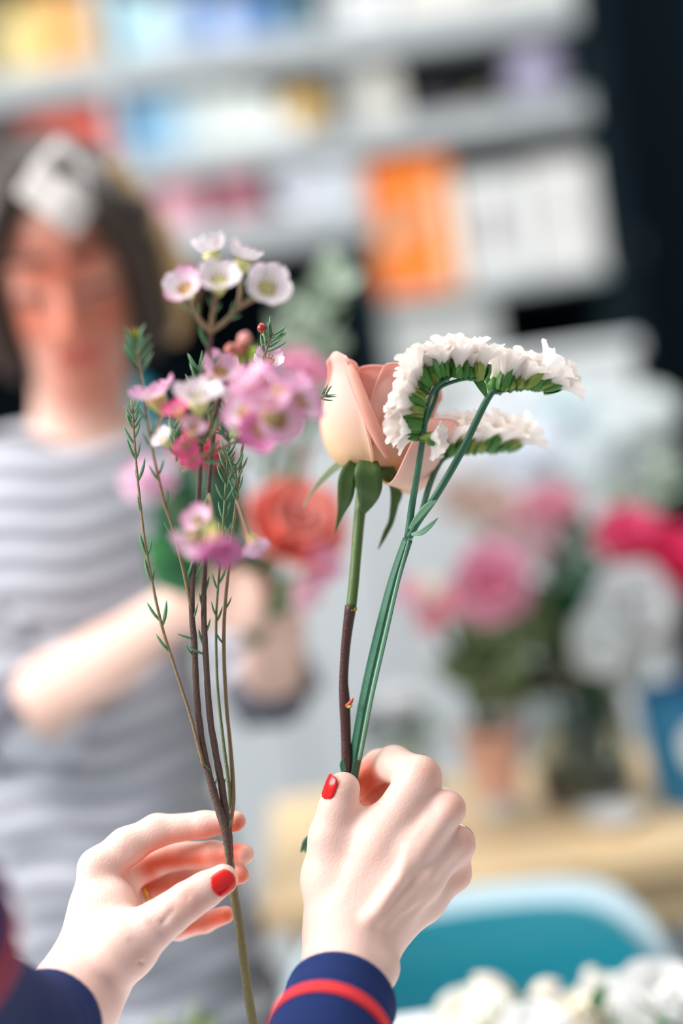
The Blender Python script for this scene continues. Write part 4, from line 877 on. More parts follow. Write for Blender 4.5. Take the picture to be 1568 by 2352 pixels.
# image-right arm: sleeve hangs to the elbow, forearm comes forward
sR, eR, wR = V3(tx+0.145, YW+0.09, 1.205), at(620, 1570, 1.50), at(640, 1440, 1.37)
armR_up = ('c', sR, eR, 0.043, 0.038, 0.02)
armR = [('c', eR, wR, 0.036, 0.025, 0.012)]
def hand_at(w0, knuck, tips, rk=0.011, palm=0.021):
    out = []
    for kx, tp in zip(knuck, tips):
        out.append(('c', w0, kx, palm, rk+0.002, 0.012)); m_ = tp[0]; out.append(('c', kx, m_, rk, rk*0.88, 0.006)); out.append(('c', m_, tp[1], rk*0.88, rk*0.7, 0.004))
    return out
hL = hand_at(wL, [at(515, 1335, 1.285), at(525, 1365, 1.28), at(525, 1395, 1.285), at(515, 1420, 1.29)],
  [(at(580, 1325, 1.27), at(620, 1345, 1.29)), (at(590, 1360, 1.265), at(632, 1375, 1.29)), (at(585, 1395, 1.27), at(625, 1405, 1.295)), (at(570, 1425, 1.28), at(605, 1432, 1.30))])
hL += [('c', wL, at(480, 1330, 1.27), 0.018, 0.013, 0.01), ('c', at(480, 1330, 1.27), at(540, 1290, 1.275), 0.012, 0.009, 0.006)]
hR = hand_at(wR, [at(585, 1400, 1.36), at(590, 1425, 1.355), at(597, 1448, 1.36), at(607, 1468, 1.365)],
  [(at(560, 1370, 1.345), at(575, 1345, 1.34)), (at(552, 1405, 1.335), at(570, 1380, 1.325)), (at(560, 1440, 1.34), at(578, 1418, 1.325)), (at(575, 1468, 1.345), at(590, 1450, 1.33))], 0.0095, 0.019)
hR += [('c', wR, at(650, 1385, 1.35), 0.017, 0.011, 0.01), ('c', at(650, 1385, 1.35), at(640, 1345, 1.335), 0.010, 0.008, 0.005)]
legs = []
for sx in (-1, 1):
    legs += [('c', V3(tx+0.015+sx*0.068, YW+0.10, 0.64), V3(tx+0.02+sx*0.075, YW+0.09, 0.46), 0.070, 0.060, 0.03), ('c', V3(tx+0.02+sx*0.075, YW+0.09, 0.46), V3(tx+0.02+sx*0.09, YW+0.12, 0.09), 0.060, 0.040, 0.02)]
inner = [(p[0], *p[1:3], tuple(r*0.84 for r in p[3]), p[4]) if p[0] == 'e' else (p[0], p[1], p[2], p[3]*0.8, p[4]*0.8, p[5]) for p in trunk+[armL_up, armR_up]]
feet = [('c', V3(tx+0.02+sx*0.09, YW+0.13, 0.05), V3(tx+0.02+sx*0.10, YW-0.06, 0.03), 0.036, 0.028, 0.02) for sx in (-1, 1)]
wfl = near([hp(-0.04, 0.075, -0.03), hp(0.035, 0.075, -0.035), hp(0, 0.11, -0.02), hp(0, 0.085, -0.07), hp(0, 0.06, -0.10), hp(0, 0.09, 0.02), hp(0.02, 0.08, 0.03), hp(-0.02, 0.08, 0.03)], 0.075)
wb = sdf_obj('body', WB+inner+armL+armR+hL+hR+legs+feet, 0.0042, M_wskin, wo, 2, {'redness': lambda V: np.clip(1.15*wfl(V), 0, 1)})
# features
for sx in (-1, 1):
    b_ = ('c', hp(sx*0.046, 0.072, 0.033), hp(sx*0.014, 0.090, 0.037), 0.004, 0.005, 0.002)
    sdf_obj('eyebrow', [b_], 0.0014, M_hair, wo)
    sdf_obj('eyelashes', [('c', hp(sx*0.042, 0.080, -0.004), hp(sx*0.022, 0.086, -0.005), 0.003, 0.003, 0.002)], 0.0012, M_hair, wo)
sdf_obj('lips', [('c', hp(-0.019, 0.084, -0.063), hp(0.019, 0.084, -0.063), 0.0055, 0.0055, 0.004), ('c', hp(-0.014, 0.083, -0.073), hp(0.014, 0.083, -0.073), 0.0070, 0.0070, 0.004)], 0.0015, mat('lip_pink', '#b4564a', 0.4), wo)
# hair: crown plus side curtains of a bob parted in the middle
hair = [E_(0, -0.024, 0.042, (0.086, 0.096, 0.086), 0.01), E_(0, -0.05, 0.0, (0.086, 0.075, 0.09), 0.02)]
for sx in (-1, 1):
    hair += [('c', hp(sx*0.018, 0.060, 0.110), hp(sx*0.056, 0.066, 0.070), 0.018, 0.020, 0.015), ('c', hp(sx*0.056, 0.066, 0.070), hp(sx*0.078, 0.045, 0.015), 0.020, 0.019, 0.012),
             ('c', hp(sx*0.078, 0.045, 0.015), hp(sx*0.080, 0.030, -0.065), 0.019, 0.019, 0.012), ('c', hp(sx*0.080, 0.030, -0.065), hp(sx*0.072, 0.030, -0.095), 0.019, 0.010, 0.01),
             ('c', hp(sx*0.078, 0.01, 0.04), hp(sx*0.084, -0.01, -0.085), 0.026, 0.022, 0.015), ('c', hp(sx*0.05, -0.06, 0.0), hp(sx*0.055, -0.06, -0.09), 0.04, 0.03, 0.015)]
hair += [('x', hp(0, 0.115, 0.045), hp(0, 0.115, -0.06), 0.042, 0.055, 0.012)]
def strands(V):
    d = V-np.array(hc); a = np.arctan2(d[:, 1], d[:, 0]); n = d/np.linalg.norm(d, axis=1)[:, None]
    return V+n*(0.0016*np.sin(a*46)+0.001*np.sin(a*91+1))[:, None]
sdf_obj('hair', hair, 0.0028, M_hair, wo, 1, post=strands)
hl_ = [('c', hp(0.100, 0.015, 0.025), hp(0.112, 0.015, -0.03), 0.012, 0.017, 0.012), ('c', hp(0.112, 0.015, -0.03), hp(0.100, 0.02, -0.088), 0.017, 0.009, 0.012), ('c', hp(0.072, 0.0, 0.09), hp(0.100, 0.015, 0.025), 0.010, 0.012, 0.012)]
sdf_obj('hair_lock', hl_, 0.0028, M_hairl, wo, 1, post=strands)['label'] = 'golden brown outer lock of hair'
# pale cloth folded over the crown
V = []; Fc = []; n_ = 14
for i_ in range(n_+1):
    for j_ in range(n_+1):
        u, v = -1+2*i_/n_, -1+2*j_/n_
        f_ = math.radians(55+24*(u+v)/2*1.15); l_ = math.radians(26*(u-v)/2*1.1+15)
        w_ = 1+0.012*math.sin(u*5)+0.012*math.sin(v*6+1)
        V.append(hp(0.100*w_*math.sin(l_), -0.020+0.130*w_*math.sin(f_)*math.cos(l_), 0.042+0.112*w_*math.cos(f_)*math.cos(l_)))
for i_ in range(n_):
    for j_ in range(n_): a_ = i_*(n_+1)+j_; Fc.append((a_, a_+1, a_+n_+2, a_+n_+1))
o = obj('hair_scarf', V, Fc, mat('white_cloth', '#d0c9c5', 0.9, 0.06), wo); solid(o, 0.008, off=-1); subd(o, 1); o['label'] = 'pale cloth on the crown of the head'
# striped top
def stripe_mat():
    m = mat('striped_jersey', '#c9cad2', 0.8, 0.04, 30, 0.2, 40); nt = m.node_tree; b = nt.nodes['Principled BSDF']
    g = nt.nodes.new('ShaderNodeNewGeometry'); sp = nt.nodes.new('ShaderNodeSeparateXYZ'); nt.links.new(g.outputs['Position'], sp.inputs[0])
    a = nt.nodes.new('ShaderNodeAttribute'); a.attribute_name = 'stripe'
    f = nt.nodes.new('ShaderNodeMath'); f.operation = 'FRACT'; nt.links.new(a.outputs['Fac'], f.inputs[0])
    r = nt.nodes.new('ShaderNodeValToRGB'); e = r.color_ramp.elements
    e[0].position = 0.44; e[0].color = (*lin('#d2d5de'), 1); e[1].position = 0.54; e[1].color = (*lin('#5f5f6b'), 1)
    k = e.new(0.94); k.color = (*lin('#5f5f6b'), 1); k = e.new(1.0); k.color = (*lin('#d2d5de'), 1)
    nt.links.new(f.outputs[0], r.inputs[0]); nt.links.new(r.outputs[0], b.inputs['Base Color']); return m
M_str = stripe_mat()
def folds(V):
    n = V-np.array([tx, YW+0.09, 0])*np.array([1, 1, 0]); n[:, 2] = 0; n /= np.linalg.norm(n, axis=1)[:, None]+1e-6
    z = V[:, 2]; x = V[:, 0]
    amp = 0.003*np.clip((1.2-z)*3, 0.2, 1)
    return V+n*(amp*(np.sin(z*95+x*22)+0.7*np.sin(z*61-x*38+1)+0.6*np.sin(x*70+z*20)))[:, None]
def stripe_of(V):
    # bands run round the trunk, and round the sleeves along the arm
    s = (V[:, 2]+0.006*np.sin(V[:, 0]*40))/0.031
    for (a, b) in ((sL, eL), (sR, eR)):
        a, b = np.array(a), np.array(b); ba = b-a; t = np.clip(((V-a)@ba)/(ba@ba), 0, 1.1); d = np.linalg.norm(V-a-t[:, None]*ba, axis=1)
        on = (d < 0.062) & (t > 0.3); s[on] = t[on]*np.linalg.norm(ba)/0.031
    return s
slv = [('c', sL, eL, 0.054, 0.052, 0.025), ('c', sR, eR, 0.050, 0.046, 0.025)]
neck = [('x', V3(hc.x-0.012, YW+0.03, 1.397), V3(hc.x-0.012, YW+0.10, 1.372), 0.072, 0.074, 0.008)]
sdf_obj('striped_top', trunk+slv+neck, 0.0042, M_str, wo, 2, {'stripe': stripe_of}, folds)['label'] = 'light grey and white striped jersey top'
cuffs = []
for e_, s_, r_ in ((eL, sL, 0.055), (eR, sR, 0.049)):
    d = (e_-s_).normalized(); V, Fc = tube_geo([e_-d*0.02, e_+d*0.006, e_+d*0.03], [r_, r_, r_*0.92], 32, cap=False); o = obj('cuff', V, Fc, mat('grey_cuff', '#6d6d78', 0.85), wo); solid(o, 0.003)
trs = [('c', V3(tx+0.015-0.05, YW+0.10, 0.56), V3(tx+0.06, YW+0.10, 0.56), 0.10, 0.10, 0.03)]+[(p[0], p[1], p[2], p[3]+0.012, p[4]+0.014, p[5]) for p in legs]
sdf_obj('trousers', trs, 0.005, mat('dark_trousers', '#2b2f38', 0.85), wo, 2); sdf_obj('shoes', [('c', p[1], p[2], p[3]+0.006, p[4]+0.006, p[5]) for p in feet], 0.004, mat('shoe_black', '#1c1c1e', 0.5), wo, 1)

# ------------------------------------------------------------------ bloom templates for the blurred flowers
def ptl_geo(n=8, k=6):
    V = []; Fc = []; at = []
    for i in range(k+1):
        v = i/k
        for j in range(n+1):
            u = -1+2*j/n; hw = 0.62*math.sin(math.pi*(0.14+0.70*v))**0.6
            V.append((0.55*v-0.30*v*v+0.18*u*u*v*-1, u*hw, 0.95*v-0.12*u*u*v)); at.append(v)
    for i in range(k):
        for j in range(n): a = i*(n+1)+j; Fc.append((a, a+1, a+n+2, a+n+1))
    return V, Fc, at
V_, F_, A_ = ptl_geo(); BP = {}
def bpet(c0, c1):
    if (c0, c1) not in BP: BP[(c0, c1)] = mesh('bloom_petal', V_, F_, attr_mat('bloom_'+c0+c1, c0, c1, 'grad', 0.5, trans=0.3), attrs={'grad': A_})
    return BP[(c0, c1)]
M_gst = mat('flower_stem_green', '#55704a', 0.5, 0.15, 80); M_gdk = mat('foliage_dark', '#1f5a3c', 0.5, 0.25, 40, trans=0.15); M_gol = mat('foliage_olive', '#6f7f56', 0.55, 0.2, 40, trans=0.15); M_ggr = mat('foliage_grey_green', '#a3b3a0', 0.55, 0.15, 40, trans=0.15); M_glm = mat('foliage_fresh', '#2a7638', 0.5, 0.2, 40, trans=0.2)
ME_core = mesh('heart', *bud_geo(), mat('bloom_heart', '#c8b46a', 0.6))
HT = {}
def heart(c0):
    if c0 not in HT: HT[c0] = mesh('heart', *bud_geo(), mat('heart_'+c0, c0, 0.6))
    return HT[c0]
def bloom_parts(t, c, r, up, c0, c1, npet=16, core=True):
    """ruffled round bloom: petals in a spiral round the axis"""
    up = Vector(up).normalized(); B = frame(c-up*r*0.55, up, None, 1.0)
    me = bpet(c0, c1)
    for i in range(npet):
        f = (i+0.5)/npet; tilt = math.radians(12+72*f**0.9); s = r*(0.85+0.42*f)
        M = B @ Matrix.Rotation(i*2.399, 4, 'Z') @ Matrix.Rotation(tilt, 4, 'Y') @ Matrix.Translation((0, 0, 0.10*r)) @ Matrix.Diagonal((s, s, s, 1))
        inst('petal', me, t, M)
    if core:
        o = inst('heart', heart(c0), t, B @ Matrix.Translation((0, 0, 0.0)) @ Matrix.Diagonal((r*0.25, r*0.25, r*0.35, 1)))
def leaf_mesh(name, m, n=6, k=10, wid=0.3, fold=0.25, droop=0.25):
    V = []; Fc = []
    for i in range(k+1):
        t = i/k; hw = wid*math.sin(math.pi*min(1, t*0.96+0.03))**0.85
        for j in range(n+1):
            u = -1+2*j/n; V.append((fold*abs(u)*hw-droop*t*t, u*hw, t))
    for i in range(k):
        for j in range(n): a = i*(n+1)+j; Fc.append((a, a+1, a+n+2, a+n+1))
    return mesh(name, V, Fc, m)
LF = {k: leaf_mesh('leaf_'+k, m) for k, m in (('dark', M_gdk), ('olive', M_gol), ('grey', M_ggr), ('fresh', M_glm))}
LFr = {k: leaf_mesh('leaf_round_'+k, m, wid=0.42) for k, m in (('dark', M_gdk), ('olive', M_gol), ('grey', M_ggr), ('fresh', M_glm))}
def leaf(t, p, d, L, k='dark', rnd=False, roll=None):
    inst('leaf', (LFr if rnd else LF)[k], t, frame(p, d, None, L) @ Matrix.Rotation(random.uniform(0, 6.28) if roll is None else roll, 4, 'Z'))
def flower(name, foot, head, r, c0, c1, label, up=None, npet=16, group=None, nleaf=3, lk='dark', cat='flower', mid=None):
    foot, head = Vector(foot), Vector(head)
    t = thing(name, foot, label, cat, group); m_ = mid or (foot+head)/2+Vector((random.uniform(-.01, .01), random.uniform(-.01, .01), 0.02))
    upv = up or (head-m_); hd = head-Vector(upv).normalized()*r*0.5
    wtube('stem', [foot, m_, hd], [0.0028, 0.0028, 0.003], M_gst, t, 6, 7)
    bloom_parts(t, head, r, upv, c0, c1, npet)
    for i in range(nleaf):
        f = 0.35+0.5*i/max(1, nleaf); p = foot+(m_-foot)*f*2 if f < 0.5 else m_+(hd-m_)*(f-0.5)*2
        leaf(t, p, (random.uniform(-1, 1), random.uniform(-1, .3), 0.5), 0.045, lk)
    return t
def foliage(name, foot, top, n, L, k, label, rnd=False, spread=1.0, lo=0.3, cat='foliage', group=None, r=0.0025):
    foot, top = Vector(foot), Vector(top); t = thing(name, foot, label, cat, group); m_ = (foot+top)/2+Vector((random.uniform(-.015, .015), 0, 0.01))
    wtube('stem', [foot, m_, top], [r*1.2, r, r*0.5], M_gst, t, 6, 6)
    for i in range(n):
        f = lo+(1-lo)*i/(n-1); p = foot+(m_-foot)*f*2 if f < 0.5 else m_+(top-m_)*(f-0.5)*2; a = i*2.4
        leaf(t, p, Vector((math.cos(a)*spread, math.sin(a)*spread*0.8, 0.55)), L*random.uniform(0.8, 1.15)*(1.1-0.35*f), k, rnd)
    return t
# ------------------------------------------------------------------ bouquet held by the woman
hb = at(575, 1405, 1.30)                   # where the stems are gripped
low = at(590, 1480, 1.32)
t = thing('coral_rose', low, 'full coral orange rose in the bouquet held by the woman', 'flower')
rc = at(680, 1205, 1.24); rup = (-FW*0.8+UP*0.45+RT*0.25).normalized()
wtube('stem', [low, hb, at(620, 1320, 1.30), rc-rup*0.03], [0.003]*4, M_gst, t, 6, 8)
rxx = (RT-rup*RT.dot(rup)).normalized(); rvv = rup.cross(rxx)
if rvv.dot(FW) > 0: rvv = -rvv
M_coral = attr_mat('coral_petal', '#fa5430', '#fb7660', 'grad', 0.5, trans=0.3, c2='#ffaea2')
kw = dict(orig=rc-rup*0.03, axes=(rxx, rvv, rup), sc=0.92, matl=M_coral, n=10, k=8, th=0.001)
rose_head(t, **kw)
for th_ in (0, 60, 120, 180, 240, 300): petal(th_+10, [(4, -1), (20, 1), (31, 12), (38, 26), (42, 38), (48, 42)], [50, 60, 58, 50, 44, 36], (1, 1, 2), t, 1.0, th_, 0.25, **kw)
for th_ in (30, 100, 170, 240, 310): leaf(t, rc-rup*0.03, -rup*0.3+rxx*math.cos(math.radians(th_))+rvv*math.sin(math.radians(th_)), 0.03, 'fresh')
t = thing('leafy_greenery', low, 'broad dark green leaves at the left of the held bouquet', 'foliage')
wtube('stem', [low, hb, at(480, 1330, 1.27), at(430, 1180, 1.26)], [0.003, 0.003, 0.0025, 0.002], M_gst, t, 6, 7)
for (x0, y0, x1, y1, k_) in ((470, 1320, 365, 1260, 'fresh'), (460, 1300, 380, 1330, 'dark'), (450, 1240, 375, 1180, 'dark'), (440, 1200, 430, 1090, 'dark'), (455, 1240, 520, 1130, 'dark'), (450, 1220, 480, 1080, 'dark'), (470, 1300, 410, 1345, 'dark'), (460, 1260, 540, 1180, 'dark')):
    a_, b_ = at(x0, y0, 1.26), at(x1, y1, 1.25); inst('leaf', LFr[k_], t, frame(a_, b_-a_, -FW+RT*random.uniform(-.4, .4), (b_-a_).length*1.3))
def held(name, px, py, d, rpx, c0, c1, label, face=(0, 0.6, 0.7), npet=9, bendx=0):
    c = at(px, py, d); u = (RT*face[0]+UP*face[1]-FW*face[2]).normalized()
    return flower(name, low+Vector((random.uniform(-.006, .006), random.uniform(-.006, .006), 0)), c, rpx*d/FPX, c0, c1, label, u, npet, nleaf=1, lk='fresh', mid=hb.lerp(c, 0.45)+Vector((bendx, 0, 0)))
held('waxflower', 752, 1290, 1.22, 42, '#f6c9d6', '#eba4c6', 'pink waxflower just under the coral rose', (0.5, 0.2, 0.8)); held('waxflower', 705, 1368, 1.22, 36, '#f7dce2', '#eec2d2', 'pale pink waxflower hanging below the coral rose', (0.3, -0.3, 0.9))
held('waxflower', 690, 828, 1.22, 55, '#f0bcd0', '#e092b4', 'rosy waxflower at the top of the held bouquet', (0.2, 0.7, 0.6)); held('waxflower', 745, 850, 1.20, 34, '#eab0c4', '#d98aa8', 'small rosy waxflower beside the peach rose, in the held bouquet', (0.3, 0.7, 0.5))
held('waxflower', 690, 1040, 1.24, 22, '#d86a86', '#c8456c', 'tiny crimson bud under the pink cluster', (0.3, 0.7, 0.5), 6); held('waxflower', 312, 1085, 1.20, 46, '#f6dcea', '#efc8de', 'very pale pink waxflower against the striped top', (-0.4, 0.5, 0.7)); held('waxflower', 365, 1100, 1.20, 34, '#f4d4e4', '#ecbcd6', 'pale pink waxflower next to the dark green leaves', (-0.2, 0.5, 0.7))
held('waxflower', 445, 1010, 1.24, 55, '#e8487c', '#d83a70', 'hot pink flower at the left of the held bouquet', (-0.3, 0.6, 0.7)); held('waxflower', 500, 1050, 1.26, 46, '#c43860', '#a82c50', 'dark crimson flower beside the hot pink one', (0, 0.5, 0.7))
t = foliage('olive_branch', low, at(770, 615, 1.42), 17, 0.042, 'grey', 'grey green leafy sprig rising above the pink cluster', True, 0.9, 0.62)
t = foliage('olive_branch', low+Vector((0.004, 0.004, 0)), at(665, 690, 1.46), 13, 0.036, 'grey', 'shorter grey green sprig left of the taller one', True, 0.9, 0.66)
t = foliage('brown_twig', low+Vector((-0.004, 0.004, 0)), at(628, 1020, 1.24), 4, 0.02, 'olive', 'thin brown twig standing up behind the pink cluster', False, 0.8, 0.8)

# ------------------------------------------------------------------ vases and flowers on the oak table
M_glass = mat('clear_glass', '#eef4f4', 0.02, 0.0, glass=1.0); M_water = mat('vase_water', '#e4efee', 0.0, 0.0, glass=1.0)
def tpos(px, py): return Hz(px, py, TZ)
def vase(p, r, h, label, name='glass_vase', neck_=0.9):
    t = thing(name, (p.x, p.y, TZ), label, 'vase'); w_ = 0.003
    lathe('vase_glass', [(0.0005, 0.0), (r*0.85, 0.0), (r*0.9, 0.004), (r, h*0.35), (r*neck_, h*0.8), (r*1.02, h), (r*1.02-w_, h), (r*neck_-w_, h*0.8), (r-w_, h*0.35), (r*0.86, 0.010), (0.0005, 0.010)], M_glass, t, (p.x, p.y, TZ+0.0008), 36)
    lathe('water', [(0.0005, 0.0105), (r*0.85, 0.0105), (r-w_-0.0004, h*0.35), (r*(0.5+neck_/2)-w_-0.0006, h*0.55), (0.0005, h*0.55)], M_water, t, (p.x, p.y, TZ+0.001), 36)
    return t
pv = Wd(1345, 1800, 1.72); pv.z = TZ
vase(pv, 0.062, 0.165, 'wide clear glass vase holding the pink and white flowers at right')
def vf(px, py, Y, rpx, c0, c1, label, npet=16, up=None, lk='dark'):
    h = Wd(px, py, Y); return flower('ranunculus', (pv.x+random.uniform(-.03, .03), pv.y+random.uniform(-.03, .03), TZ+0.02), h, rpx*Y/FPX, c0, c1, label, up or Vector((h.x-pv.x, -0.35, 0.3)), npet, None, 2, lk)
vf(1458, 1212, 1.66, 72, '#ee3a78', '#f47aa4', 'bright pink round bloom near the right edge', 20); vf(1556, 1262, 1.64, 84, '#dd1f58', '#f04a80', 'deep magenta bloom cut off by the right edge', 20)
vf(1476, 1395, 1.60, 95, '#f4f4f4', '#eef0f2', 'large white bloom below the bright pink one', 20, Vector((0.3, -1, 0.1))); vf(1385, 1490, 1.58, 66, '#eceeee', '#e2e6e6', 'greyish white bloom hanging over the vase rim', 16, Vector((-0.2, -1, -0.1))); vf(1440, 1540, 1.62, 46, '#e8ecec', '#dfe4e4', 'small white bloom low at the vase rim', 12, Vector((0, -1, 0)))
vf(1268, 1150, 1.80, 62, '#e69ab0', '#eab6c2', 'dusty pink bloom above the dark foliage', 16); vf(1200, 1180, 1.82, 62, '#e6c6c6', '#ddc2c2', 'faded blush bloom left of the dusty pink one', 16); vf(1130, 1150, 1.86, 58, '#dcc6bc', '#d8c4ba', 'beige bloom behind the winged green stem', 16); vf(1245, 1235, 1.78, 55, '#e2c4cc', '#dfc8cc', 'pale mauve bloom under the dusty pink one', 14); vf(1060, 1130, 1.9, 50, '#d8c2b8', '#d2beb4', 'tan bloom closest to the peach rose', 14)
for i, (x, y, Y) in enumerate(((1330, 1220, 1.74), (1400, 1290, 1.70), (1290, 1290, 1.72), (1360, 1340, 1.68), (1250, 1360, 1.72), (1320, 1400, 1.68), (1430, 1130, 1.8), (1540, 1060, 1.8), (1290, 1440, 1.66))):
    foliage('ruscus_sprig', (pv.x-0.03+0.007*i, pv.y+0.02*((i % 3)-1), TZ+0.02), Wd(x, y, Y), 16, 0.05, 'dark' if i < 6 else ('olive' if i == 8 else 'grey'), ['dark green sprig reaching highest in the right hand vase', 'dark green sprig under the bright pink bloom', 'dark green sprig under the dusty pink bloom', 'dark green sprig beside the large white bloom', 'dark green sprig leaning left towards the carnation', 'lowest dark green sprig above the vase rim'][i] if i < 6 else ['grey green stem behind the bright pink bloom', 'grey green stem rising at the right edge', 'olive stem leaning left out of the vase'][i-6], False, 1.0, 0.62)
# salmon pot with olive stems and the pink carnation
pp = Wd(1150, 1860, 1.70); pp.z = TZ
sp_ = thing('flower_pot', (pp.x, pp.y, TZ), 'salmon pink tapered pot with a pale foot in front of the glass vase', 'pot')
k_ = 1.70/FPX
lathe('pot_wall', [(48*k_, 50*k_), (74*k_, 215*k_), (78*k_, 215*k_), (72*k_, 205*k_), (44*k_, 52*k_)], mat('salmon_glaze', '#ffc6b6', 0.45, 0.08, 20), sp_, (pp.x, pp.y, TZ), 32)
lathe('pot_foot', [(0.0005, 0), (50*k_, 0.0), (52*k_, 8*k_), (49*k_, 50*k_), (0.0005, 52*k_)], mat('pale_foot', '#e6e4da', 0.5), sp_, (pp.x, pp.y, TZ+0.0008), 32)
lathe('soil', [(0.0005, 180*k_), (58*k_, 180*k_), (0.0005, 184*k_)], mat('soil_brown', '#4a4034', 0.9), sp_, (pp.x, pp.y, TZ), 24)
def pf(px, py, Y, rpx, c0, c1, label, npet=14, up=None, name='carnation'):
    h = Wd(px, py, Y); return flower(name, (pp.x+random.uniform(-.012, .012), pp.y+random.uniform(-.012, .012), TZ+0.10), h, rpx*Y/FPX, c0, c1, label, up or Vector((h.x-pp.x, -0.5, 0.2)), npet, None, 1, 'olive')
pf(1130, 1338, 1.55, 80, '#d8618a', '#f0bcd0', 'ruffled pink carnation with a pale edge in the middle distance', 22, Vector((-0.1, -1, 0.15)))
for x, y, r_, c0, c1, l in ((942, 1362, 34, '#e8a8bc', '#efc4d0', 'small pale pink bud at the far left of its spray'), (985, 1350, 28, '#f0e6d8', '#f2ead8', 'small cream bud in the pink spray'), (1025, 1382, 36, '#e892a8', '#f0b4c2', 'small pink bud beside the carnation'), (985, 1425, 28, '#e4788e', '#ea94a4', 'small rose pink bud hanging lowest in the spray')):
    pf(x, y, 1.56, r_, c0, c1, l, 8, None, 'spray_bud')
for i, (x, y, Y) in enumerate(((1090, 1400, 1.66), (1150, 1390, 1.68), (1200, 1430, 1.66), (1120, 1480, 1.62), (1180, 1500, 1.62), (1230, 1380, 1.70), (1140, 1560, 1.60))):
    foliage('olive_sprig', (pp.x-0.018+0.006*i, pp.y+0.01*((i % 3)-1), TZ+0.10), Wd(x, y, Y), 14, 0.05, 'olive', ['olive green sprig behind the small pink buds, leftmost in the salmon pot', 'olive green sprig right behind the carnation', 'olive green sprig right of the carnation in the salmon pot', 'olive green sprig low at the left of the salmon pot', 'olive green sprig low at the right of the salmon pot', 'tallest olive green sprig, touching the dark foliage', 'shortest olive green sprig, just above the salmon pot'][i], False, 0.9, 0.35)
# jar with the white ball flower, behind the right hand
pj = Wd(925, 1850, 1.80); pj.z = TZ
vase(pj, 0.045, 0.12, 'small clear jar behind the right hand', 'glass_jar', 0.8)
flower('ball_flower', (pj.x, pj.y, TZ+0.02), Wd(916, 1594, 1.80), 40*1.8/FPX, '#fbfbff', '#ffffff', 'small white ball flower in the clear jar', Vector((0, -0.3, 1)), 18, None, 1, 'grey')
flower('ball_flower', (pj.x+0.01, pj.y+0.01, TZ+0.02), Wd(1000, 1660, 1.86), 34*1.8/FPX, '#d2dcd8', '#d8e0dc', 'greyish ball flower leaning right out of the clear jar', Vector((0.3, -0.3, 1)), 14, None, 1, 'grey')
# blue bucket at the right edge
pb = Wd(1590, 1800, 1.66); pb.z = TZ
bl = thing('bucket', (pb.x, pb.y, TZ), 'glossy blue bucket cut off by the right edge', 'bucket')
kb = 1.66/FPX
lathe('bucket_wall', [(0.0005, 0), (80*kb, 0), (86*kb, 6*kb), (104*kb, 255*kb), (108*kb, 262*kb), (104*kb, 266*kb), (99*kb, 258*kb), (80*kb, 12*kb), (0.0005, 10*kb)], mat('blue_enamel', '#0f78a8', 0.25, 0.06, 10), bl, (pb.x, pb.y, TZ+0.0008), 40)
V, Fc = tube_geo([Vector((pb.x+108*kb*math.cos(a), pb.y-0.004, TZ+255*kb-70*kb*math.sin(a))) for a in [math.pi*i/16 for i in range(17)]], [0.0022]*17, 8)
obj('handle', V, Fc, mat('wire_steel', '#aab4ba', 0.3, metal=0.9), bl)
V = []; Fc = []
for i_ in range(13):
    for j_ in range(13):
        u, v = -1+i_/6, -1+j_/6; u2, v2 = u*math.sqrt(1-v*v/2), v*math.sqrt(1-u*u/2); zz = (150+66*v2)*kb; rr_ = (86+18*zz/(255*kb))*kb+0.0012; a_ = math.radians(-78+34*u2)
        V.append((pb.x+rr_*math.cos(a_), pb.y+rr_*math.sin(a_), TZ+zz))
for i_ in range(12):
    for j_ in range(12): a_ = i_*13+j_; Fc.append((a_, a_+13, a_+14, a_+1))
obj('highlight_patch', V, Fc, mat('painted_highlight', '#e6eef0', 0.4), bl)  # bright reflection on the bucket wall, painted as a pale oval patch
# small white saucer-lit dish near the vase
pd = Wd(1400, 1815, 1.60); pd.z = TZ
ds = thing('dish', (pd.x, pd.y, TZ), 'shallow white dish in front of the glass vase', 'dish')
lathe('dish_shell', [(0.0005, 0.0), (0.018, 0), (0.03, 0.008), (0.036, 0.016), (0.034, 0.017), (0.028, 0.010), (0.0005, 0.004)], mat('dish_white', '#e6e4e0', 0.3), ds, (pd.x, pd.y, TZ+0.0008), 28)
